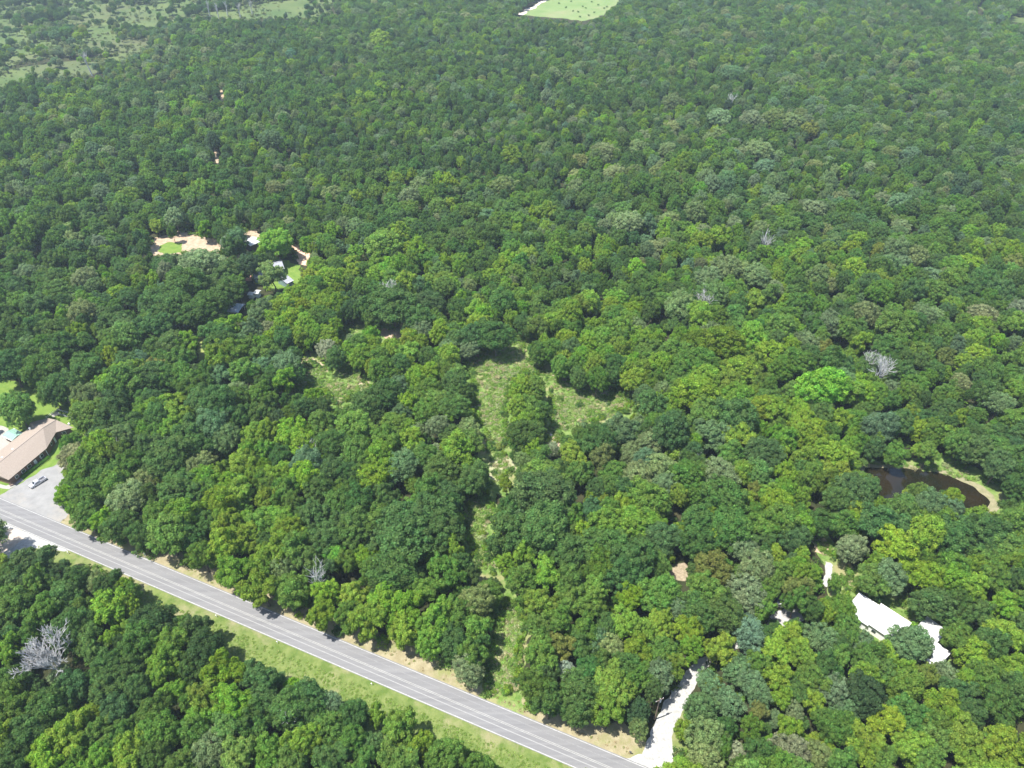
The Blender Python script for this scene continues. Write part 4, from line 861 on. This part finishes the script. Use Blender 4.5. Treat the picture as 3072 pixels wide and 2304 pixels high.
def hedge_row(a, b, w, h, name, label):
    A = at(*a); B = at(*b); c = (A + B) / 2; d = (B - A); Ln = d.length
    e = thing(name, label, 'hedge', tuple(c), math.atan2(d.y, d.x)); L = []; rr = random.Random(5)
    n = int(Ln / .55)
    for i in range(n):
        for q in (-.3, .3): L.append((-Ln / 2 + i * Ln / n, q * w, h * .55, rr.uniform(.5, .62), 1.1))
    o = bpy.data.objects.new('foliage', leaves_mesh('hedge_leaves', L, 150, .2, 5)); C.objects.link(o); o.parent = e; o['tcol'] = [.09, .22, .03]
    sb = MB()
    for i in range(n // 2): sb.tube((-Ln / 2 + 1.1 * i, 0, 0), (-Ln / 2 + 1.1 * i, 0, .6), .04, .03, 5)
    sb.build('stem', M['bark'], e)
hedge_row((22.5, 478), (50.5, 457.2), .9, 1.0, 'clipped_hedge', 'long clipped green hedge in front of the brick building')
sheet('path', [(-8, 482), (6, 486), (13, 484), (21, 478), (24, 480.5), (17, 485), (9, 489.5), (-8, 487)], M['conc'], .05, .08, .6, 80)
sheet('path', [(50.5, 414.6), (57.5, 411), (60, 414.2), (53, 417.6)], M['conc'], .05, .08, .6, 81)
def fence_line(pts, label):
    W_ = [at(u, v) for u, v in pts]; o0 = W_[0]
    e = thing('rail_fence', label, 'fence', tuple(o0), 0); rail = MB()
    for i in range(len(W_) - 1):
        a = W_[i] - o0; b = W_[i + 1] - o0
        for z in (.45, .9): rail.tube(a + Vector((0, 0, z)), b + Vector((0, 0, z)), .06, .06, 5)
        n = max(1, int((b - a).length / 2.2))
        for k in range(n + 1):
            if i and k == 0: continue
            q = a.lerp(b, k / n); MB().box(q.x - .06, q.x + .06, q.y - .06, q.y + .06, 0, 1.05).build('post', M['white'], e)
    rail.build('rail', M['white'], e)
fence_line([(47, 418.6), (57.9, 410.6), (72.6, 414.9)], 'white rail fence bending round the lawn corner behind the building')
fence_line([(58.8, 414.9), (76, 420)], 'short straight white rail fence nearer the brick building')
def bench():
    p = at(13.2, 485.3); e = thing('metal_bench', 'small dark metal bench between path and parking lot', 'bench', tuple(p), R(35))
    MB().box(-.85, .85, -.25, .25, .42, .47).build('seat', M['wood'], e); MB().box(-.85, .85, .24, .29, .5, .95).build('backrest', M['wood'], e)
    for sx in (-.75, .75):
        MB().tube((sx, -.2, 0), (sx, -.2, .42), .04, .04, 6).build('leg', M['dark'], e); MB().tube((sx, .24, 0), (sx, .24, .9), .04, .04, 6).build('leg', M['dark'], e)
bench()
def blue():
    p = at(16.4, 474.2, 1); e = thing('folding_canopy', 'blue fabric canopy against the front wall by the hedge end', 'canopy', (p.x, p.y, 0), R(50))
    m_ = MB(); m_.poly([(-1, -.7, 1.9), (1, -.7, 1.9), (0, 0, 2.4)]); m_.poly([(1, -.7, 1.9), (1, .7, 1.9), (0, 0, 2.4)]); m_.poly([(1, .7, 1.9), (-1, .7, 1.9), (0, 0, 2.4)]); m_.poly([(-1, .7, 1.9), (-1, -.7, 1.9), (0, 0, 2.4)])
    m_.build('cover', M['blue'], e)
    for sx in (-.95, .95):
        for sy in (-.65, .65): MB().tube((sx, sy, 0), (sx, sy, 1.92), .03, .03, 5).build('leg', M['white'], e)
blue()
# ---------------------------------------------------------------- vehicles
def wheels(e, xs, y, r):
    for x in xs:
        for s in (-1, 1):
            w = MB().tube((x, s * y, r), (x, s * (y + .22), r), r, r, 16).build('wheel', M['tyre'], e)
            MB().tube((x, s * (y + .2), r), (x, s * (y + .235), r), r * .58, r * .58, 12).build('rim', M['white'], w)
def hull(secs, inset_=0):                # cross sections (x, halfwidth, z0, z1, tophalf)
    m_ = MB(); n = 6
    for (x, hw, z0, z1, th) in secs:
        m_.v += [(x, -hw, z0), (x, hw, z0), (x, hw * 1.02, (z0 * .35 + z1 * .65)), (x, th, z1), (x, -th, z1), (x, -hw * 1.02, (z0 * .35 + z1 * .65))]
    for i in range(len(secs) - 1):
        for j in range(n): m_.f.append((i * n + j, (i + 1) * n + j, (i + 1) * n + (j + 1) % n, i * n + (j + 1) % n))
    m_.f.append(tuple(range(n))); k = (len(secs) - 1) * n; m_.f.append(tuple(reversed(range(k, k + n)))); return m_
def pickup(label, a, b):
    A = at(*a, .8); B = at(*b, .8); c = (A + B) / 2; d = B - A
    e = thing('pickup_truck', label, 'pickup truck', (c.x, c.y, 0), math.atan2(d.y, d.x)); e.scale = (.86, .86, .86)   # +x is the tail
    hull([(-2.95, .82, .45, .95, .72), (-2.8, .93, .35, 1.08, .82), (-1.4, .96, .35, 1.2, .86), (.75, .96, .35, 1.22, .88)]).build('body', M['silver'], e)
    cab = hull([(-1.75, .84, 1.15, 1.2, .80), (-1.0, .82, 1.15, 1.82, .66), (.35, .82, 1.15, 1.86, .66), (.72, .84, 1.15, 1.25, .80)]).build('cab', M['silver'], e)
    MB().quad((-1.68, -.66, 1.28), (-1.68, .66, 1.28), (-1.06, .58, 1.80), (-1.06, -.58, 1.80)).build('windscreen', M['glass'], cab)
    MB().quad((.44, -.58, 1.80), (.44, .58, 1.80), (.72, .66, 1.34), (.72, -.66, 1.34)).build('rear_window', M['glass'], cab)
    for s in (-1, 1): MB().quad((-1.35, s * .87, 1.27), (.5, s * .87, 1.27), (.3, s * .73, 1.76), (-.98, s * .73, 1.76)).build('side_window', M['glass'], cab)
    bed = MB(); bed.box(.8, 2.85, -.96, -.86, .5, 1.2); bed.box(.8, 2.85, .86, .96, .5, 1.2); bed.box(2.78, 2.9, -.86, .86, .5, 1.18); bed.box(.75, .86, -.86, .86, .5, 1.2); bed.box(.86, 2.78, -.86, .86, .5, .62)
    bed.build('bed', M['silver'], e)
    MB().box(.87, 2.77, -.85, .85, .625, .64).build('bed_liner', mat('bed_liner', (.12, .12, .13), .8, .2), e)
    MB().box(2.9, 3.02, -.85, .85, .42, .6).build('bumper', M['dark'], e); MB().box(-3.08, -2.94, -.82, .82, .42, .62).build('bumper', M['dark'], e)
    for s in (-1, 1): MB().box(-2.99, -2.93, s * .7 - .14, s * .7 + .14, .72, .9).build('headlight', M['white'], e)
    MB().box(-2.7, 2.7, -.9, -.84, .3, .5).build('side_sill', M['dark'], e)
    wheels(e, (-1.95, 1.9), .76, .38)
pickup('silver pickup truck parked alone on the pale gravel lot', (30, 486.5), (45, 477.2))
def car(label, u, v, rz, L_=4.3):
    p = at(u, v, .6); e = thing('parked_car', label, 'car', (p.x, p.y, 0), rz); k = L_ / 4.4
    hull([(-2.2 * k, .75, .35, .7, .65), (-2.0 * k, .87, .3, .88, .78), (0, .9, .3, .95, .82), (1.9 * k, .87, .3, .95, .78), (2.2 * k, .78, .4, .85, .68)]).build('body', M['white'], e)
    cb = hull([(-1.2 * k, .74, .88, .95, .7), (-.5 * k, .72, .88, 1.42, .56), (.9 * k, .72, .88, 1.44, .56), (1.7 * k, .74, .88, .98, .7)]).build('cabin', M['glass'], e)
    MB().box(-.5 * k, .9 * k, -.55, .55, 1.4, 1.47).build('roof_panel', M['white'], cb)
    wheels(e, (-1.35 * k, 1.35 * k), .66, .32)
car('small white car half hidden under trees above the little lawn, right one', 187.5, 323.5, R(70)); car('small white car in deep shade under trees above the little lawn, left one', 180.5, 323, R(60))
# ---------------------------------------------------------------- houses in the wood
gable('white_house', 'long house with wide white metal roof in the lower right wood', 'house', [(881, 604), (911.6, 623.6), (897, 643), (866, 622)], 3.4, .75, M['white'], M['metalw'])
gable('white_house_wing', 'narrow white-roofed wing at the upper left end of the long house', 'house', [(858, 592.5), (881, 607), (868.5, 626), (846, 611)], 3.1, .5, M['white'], M['metalw'])
gable('carport', 'white metal-roofed carport right of the tree covering the long white house', 'carport', [(926.5, 616.5), (947, 631.5), (936, 644), (915, 629)], 3.2, .55, M['white'], M['metalw'], False, None, True)
gable('metal_shed', 'white metal-roofed shed, lowest and rightmost of the white roofs', 'shed', [(933, 640), (951, 654), (937, 668), (918, 654)], 3.0, .6, M['white'], M['metalw'])
gable('dark_shed', 'dark blue-grey roofed shed half hidden by trees above the gravel yard', 'shed', [(775, 596), (784, 597), (787, 603), (777, 604.5)], 2.6, .4, M['wood'], mat('dark_blue_metal', (.10, .12, .18), .5, .4))
gable('white_barn', 'white metal-roofed barn behind the dark round tree in the dirt yard', 'barn', [(244, 240.5), (255.5, 236), (259, 242), (247.5, 247.5)], 3.6, .8, M['dark'], M['metalw'], False)
gable('grey_house', 'grey-roofed house with teal walls behind the pale leafy tree', 'house', [(262, 263.5), (277, 261), (288.5, 267.5), (274, 271)], 3.0, 1.5, M['teal'], M['grey'], ribs=False)
gable('grey_house_annex', 'low grey-roofed annex left of the pale leafy tree', 'house', [(251, 272), (263, 269.5), (266, 275.5), (254, 278.5)], 2.7, 1.1, M['teal'], M['grey'], ribs=False)
gable('grey_garage', 'grey-roofed garage in front of the teal-walled house', 'garage', [(278, 277.5), (285, 274.5), (292, 281), (285, 285)], 2.7, 1.0, M['teal'], M['grey'], ribs=False)
gable('blue_carport', 'pale blue metal-roofed carport below the grey houses', 'carport', [(228.5, 303), (243, 304), (240.5, 313), (231, 312)], 2.7, .4, M['white'], M['bluem'], False, None, True)
gable('garden_shed', 'tiny white-topped shed, right of a pair among trees below the grey houses', 'shed', [(255, 290), (260, 290.5), (259.5, 294), (254.5, 293.5)], 2.2, .3, M['white'], M['metalw'], False)
gable('garden_shed', 'tiny white-topped shed, left of a pair among trees below the grey houses', 'shed', [(248, 292), (254, 292.5), (254, 295.5), (248.5, 295)], 2.0, .3, M['white'], M['metalw'], False)
gable('garden_shed', 'small pale shed beside the dark round tree and terracotta patch', 'shed', [(239.5, 271), (243, 270), (244.5, 273), (240.5, 274)], 2.2, .4, M['wood'], M['metalw'], False)
# ---------------------------------------------------------------- poles, gate, markers, sign
def utility(u, v, h, label, lean=0):
    p = at(u, v); e = thing('utility_pole', label, 'utility pole', tuple(p), R(25))
    MB().tube((0, 0, -.2), (lean, 0, h), .17, .12, 8).build('pole', M['wood'], e)
    MB().box(-1.1 + lean, 1.1 + lean, -.06, .06, h - .8, h - .66).build('crossarm', M['wood'], e)
    MB().tube((.32 + lean, .1, h - 1.9), (.32 + lean, .1, h - .95), .24, .24, 10).build('transformer', mat('pale_transformer', (.62, .66, .68), .4, .4), e)
    for x in (-1, 0, 1): MB().tube((x + lean, 0, h - .66), (x + lean, 0, h - .45), .06, .05, 6).build('insulator', M['white'], e)
utility(654.7, 719.5, 10, 'wooden utility pole with pale transformer beside the white gravel lane')
utility(317.2, 261.5, 10.5, 'wooden utility pole standing by the orange dirt patch in the wood')
def gate():
    A = at(646.5, 716); B = at(653.5, 719); d = B - A; e = thing('field_gate', 'dark metal field gate beside the utility pole and gravel lane', 'gate', tuple(A), math.atan2(d.y, d.x)); n = d.length
    for x in (0, n): MB().tube((x, 0, -.1), (x, 0, 1.5), .09, .09, 7).build('post', M['wood'], e)
    m_ = MB()
    for z in (.3, .6, .9, 1.2): m_.tube((.1, 0, z), (n - .1, 0, z), .035, .035, 6)
    m_.tube((.1, 0, .3), (n - .1, 0, 1.2), .03, .03, 6); m_.build('bars', M['dark'], e)
gate()
def mailbox(u, v):
    p = at(u, v); e = thing('mailbox', 'dark mailbox on a post near the gravel lane mouth', 'mailbox', tuple(p), RANG)
    MB().box(-.05, .05, -.05, .05, 0, 1.0).build('post', M['wood'], e)
    MB().prism([(-.14, 1.0), (.14, 1.0), (.14, 1.17), (.1, 1.27), (0, 1.31), (-.1, 1.27), (-.14, 1.17)], -.28, .28).build('box', M['dark'], e)
    MB().box(.1, .13, -.17, -.145, 1.1, 1.32).build('flag', M['blue'], e)
mailbox(630, 754)
for (u, v, lab) in ((45.5, 561.4, 'white marker post at the bush below the gravel pull-off'), (68.7, 553.7, 'white marker post on the green verge nearest the pull-off'), (137, 553.2, 'white marker post on the dry upper road verge'), (216.8, 616.9, 'white marker post on the green verge beside the edge line, upper one'), (277.8, 643.2, 'white marker post on the green verge edge, second down the road'), (372, 685, 'white marker post on the green verge, farthest down the road')):
    p = at(u, v); e = thing('marker_post', lab, 'marker post', tuple(p), RANG, 'white posts along the road')
    MB().prism([(-.05, 0), (.05, 0), (.05, 1.0), (0, 1.08), (-.05, 1.0)], -.07, .07).build('post', M['white'], e); MB().box(-.17, .17, -.14, -.06, .62, .95).build('reflector_plate', M['white'], e)
def sign():
    p = at(146.5, 558.5); e = thing('road_sign', 'small road sign seen edge-on at the upper road edge', 'road sign', tuple(p), RANG + R(80))
    MB().tube((0, 0, 0), (0, 0, 2.3), .045, .045, 7).build('post', mat('galvanised_steel', (.4, .4, .4), .5, .4), e)
    m_ = MB(); m_.prism([(-.38, 1.55), (.38, 1.55), (.38, 2.4), (-.38, 2.4)], .05, .075); m_.build('sign_panel', mat('sign_back', (.35, .36, .36), .5, .4), e)
sign()
# pale boulders in the clearing
for (u, v, s, lab) in ((550.4, 435, .8, 'pale boulder in the clearing beside the tree clump, left one'), (558.9, 431.5, 1.0, 'larger pale boulder in the clearing, right of the tree clump')):
    p = at(u, v); rr = random.Random(int(u)); m_ = MB(); n = 8
    m_.v.append((0, 0, s * .7))
    for j, (q, z) in enumerate(((.6, .55), (1, .25), (1.05, -.1))):
        for i in range(n):
            a = 6.283 * i / n; k = q * s * rr.uniform(.8, 1.2); m_.v.append((k * math.cos(a), k * math.sin(a) * .7, z * s))
    for i in range(n): m_.f.append((0, 1 + i, 1 + (i + 1) % n))
    for j in range(2):
        for i in range(n): m_.f.append((1 + j * n + i, 1 + (j + 1) * n + i, 1 + (j + 1) * n + (i + 1) % n, 1 + j * n + (i + 1) % n))
    o = m_.build('boulder', M['gravel']); o.location = p; tag(o, lab, 'boulder')
# ---------------------------------------------------------------- dead trees
def dead(u, v, w, h, label, seed, levels=4, vase=.75, lean=(0, 0), name='dead_tree', thin=1.0):
    p0 = at(u, v, h * .7); dep = proj(p0.x, p0.y, h * .7)[2]; r = w * dep / FPX / 2
    e = thing(name, label, 'dead tree', (p0.x - lean[0] * h * .5, p0.y - lean[1] * h * .5, 0), 0, 'bare dead trees'); rr = random.Random(seed)
    tr = MB(); br = MB(); fork = h * .38
    d = Vector((lean[0], lean[1], 1)).normalized(); f = d * fork
    tr.tube((0, 0, -.3), f, .42 * thin, .30 * thin, 8)
    def grow(a, d, L_, rad, lv):
        k = 3; pts = [a]
        for i in range(k):
            d = (d + Vector((rr.uniform(-.22, .22), rr.uniform(-.22, .22), rr.uniform(-.02, .14)))).normalized(); pts.append(pts[-1] + d * L_ / k)
        for i in range(k): br.tube(pts[i], pts[i+1], rad * (1 - .2 * i), rad * (1 - .2 * (i + 1)), 5 if lv > 1 else 4, False)
        if lv == 0: return
        for i in range(rr.randint(3, 4)):
            t = rr.choice((1, 2, 3, 3)); ax = Vector((rr.uniform(-1, 1), rr.uniform(-1, 1), rr.uniform(-.3, .8))).normalized()
            grow(pts[t], (d + ax * rr.uniform(.45, .85)).normalized(), L_ * rr.uniform(.55, .8), max(.065, rad * .52), lv - 1)
    nb = rr.randint(5, 6) + (3 if levels == 5 else 0)
    for i in range(nb):
        a = 6.283 * i / nb + rr.uniform(-.4, .4); dd = Vector((math.cos(a) * r * vase + lean[0] * 4, math.sin(a) * r * vase + lean[1] * 4, (h - fork) * .8)).normalized()
        grow(f * rr.uniform(.8, 1), dd, math.hypot(r, h - fork) * .5, .2 * thin, levels - 1)
    tr.build('trunk', M['dead'], e); br.build('branches', M['dead'], e)
dead(50, 658, 48, 12, 'big spreading grey bare tree in the lower left grove', 1, 5, .9, (-.25, .1), thin=.9)
dead(880, 372, 26, 14, 'grey bare branching tree in the right wood above the pond', 2, 4, .5)
dead(870, 361, 12, 12, 'small pale bare treetop just left of the larger bare tree above the pond', 12, 3, .6)
dead(306, 450, 17, 11, 'small grey bare tree in the wood left of the clearing arm', 3, 4, .9, thin=.7)
dead(226, 410, 18, 14, 'white forked snag with few limbs below the left clearing', 4, 2, .5, (.12, 0), 'snag', .8)
dead(113, 448, 16, 14, 'white leaning snag between lawn and wood at left', 5, 2, .5, (-.1, .05), 'snag', .6)
dead(692, 461, 22, 10, 'whitish broken bare tree in the centre right wood', 6, 3, 1.1, (.1, 0), 'dead_tree')
dead(706, 302, 26, 13, 'greyish bare treetop below the large olive crowns', 7, 4, .9)
dead(391, 292, 15, 12, 'whitish bare twigs above the upper small clearing', 8, 4, .8)
dead(318, 578, 18, 15, 'pale bare stems rising from roadside trees left of the strip', 9, 3, .35, (0, 0), 'snag', .5)
dead(292, 718, 12, 12, 'small curved bare white branches in the bottom grove', 10, 3, .8, (0, 0), 'snag', .7)
dead(767, 241, 14, 15, 'tall pale bare tree among the right-hand far wood', 11, 3, .4)
dead(731, 100, 12, 14, 'slim grey bare tree in the far wood near the top', 13, 3, .4)
dead(582, 446, 10, 9, 'thin curved bare stem right of the clearing foot', 14, 2, .4, (0, 0), 'snag', .6)
dead(84, 57, 12, 20, 'tall white dead trunk standing in the far left meadow', 15, 2, .25, (-.15, 0), 'snag', 1.4)
for i, (u, v) in enumerate(((207, 4), (216, 6), (225, 3), (238, 6), (250, 3))): dead(u, v, 5, 17, ['leftmost', 'second from left', 'middle', 'fourth from left', 'rightmost'][i] + ' of five slim pale trunks before the far dark wood', 30 + i, 2, .2, (0, 0), 'snag', 1.3)
# shrubs dotted on the pale far field
for i, (u, v) in enumerate(((559, 4), (583, 7), (586, 8.5), (573, 11.5), (604, 9), (594, 13), (580, 17.5), (592, 2.5), (607, 7.5), (566, 8), (571, 2), (598, 5.5), (578, 12.5), (589, 16))):
    p = at(u, v); e = thing('shrub', 'tiny dark shrub dotted on the far pale green field', 'shrub', tuple(p), i, 'shrubs on the pale field'); s = random.uniform(.9, 1.5); e.scale = (s, s, s)
    k = bpy.data.objects.new('foliage', shrubs[i % 3]); C.objects.link(k); k.parent = e; k['tcol'] = list(COL['D'])
# ---------------------------------------------------------------- haze
hz = MB(); hz.box(-1500, 1500, -120, 1700, -1, 185)
ho = hz.build('haze', None); ho['kind'] = 'stuff'
hm = bpy.data.materials.new('haze_air'); hm.use_nodes = True; N = hm.node_tree.nodes; N.remove(N['Principled BSDF'])
pv = N.new('ShaderNodeVolumePrincipled'); pv.inputs['Color'].default_value = (.72, .88, 1.0, 1); pv.inputs['Density'].default_value = .00015
pv.inputs['Anisotropy'].default_value = .2
hm.node_tree.links.new(pv.outputs[0], N['Material Output'].inputs['Volume']); ho.data.materials.append(hm)
print('TREES', len(TREES), 'hand', HAND, 'undergrowth', len(up))
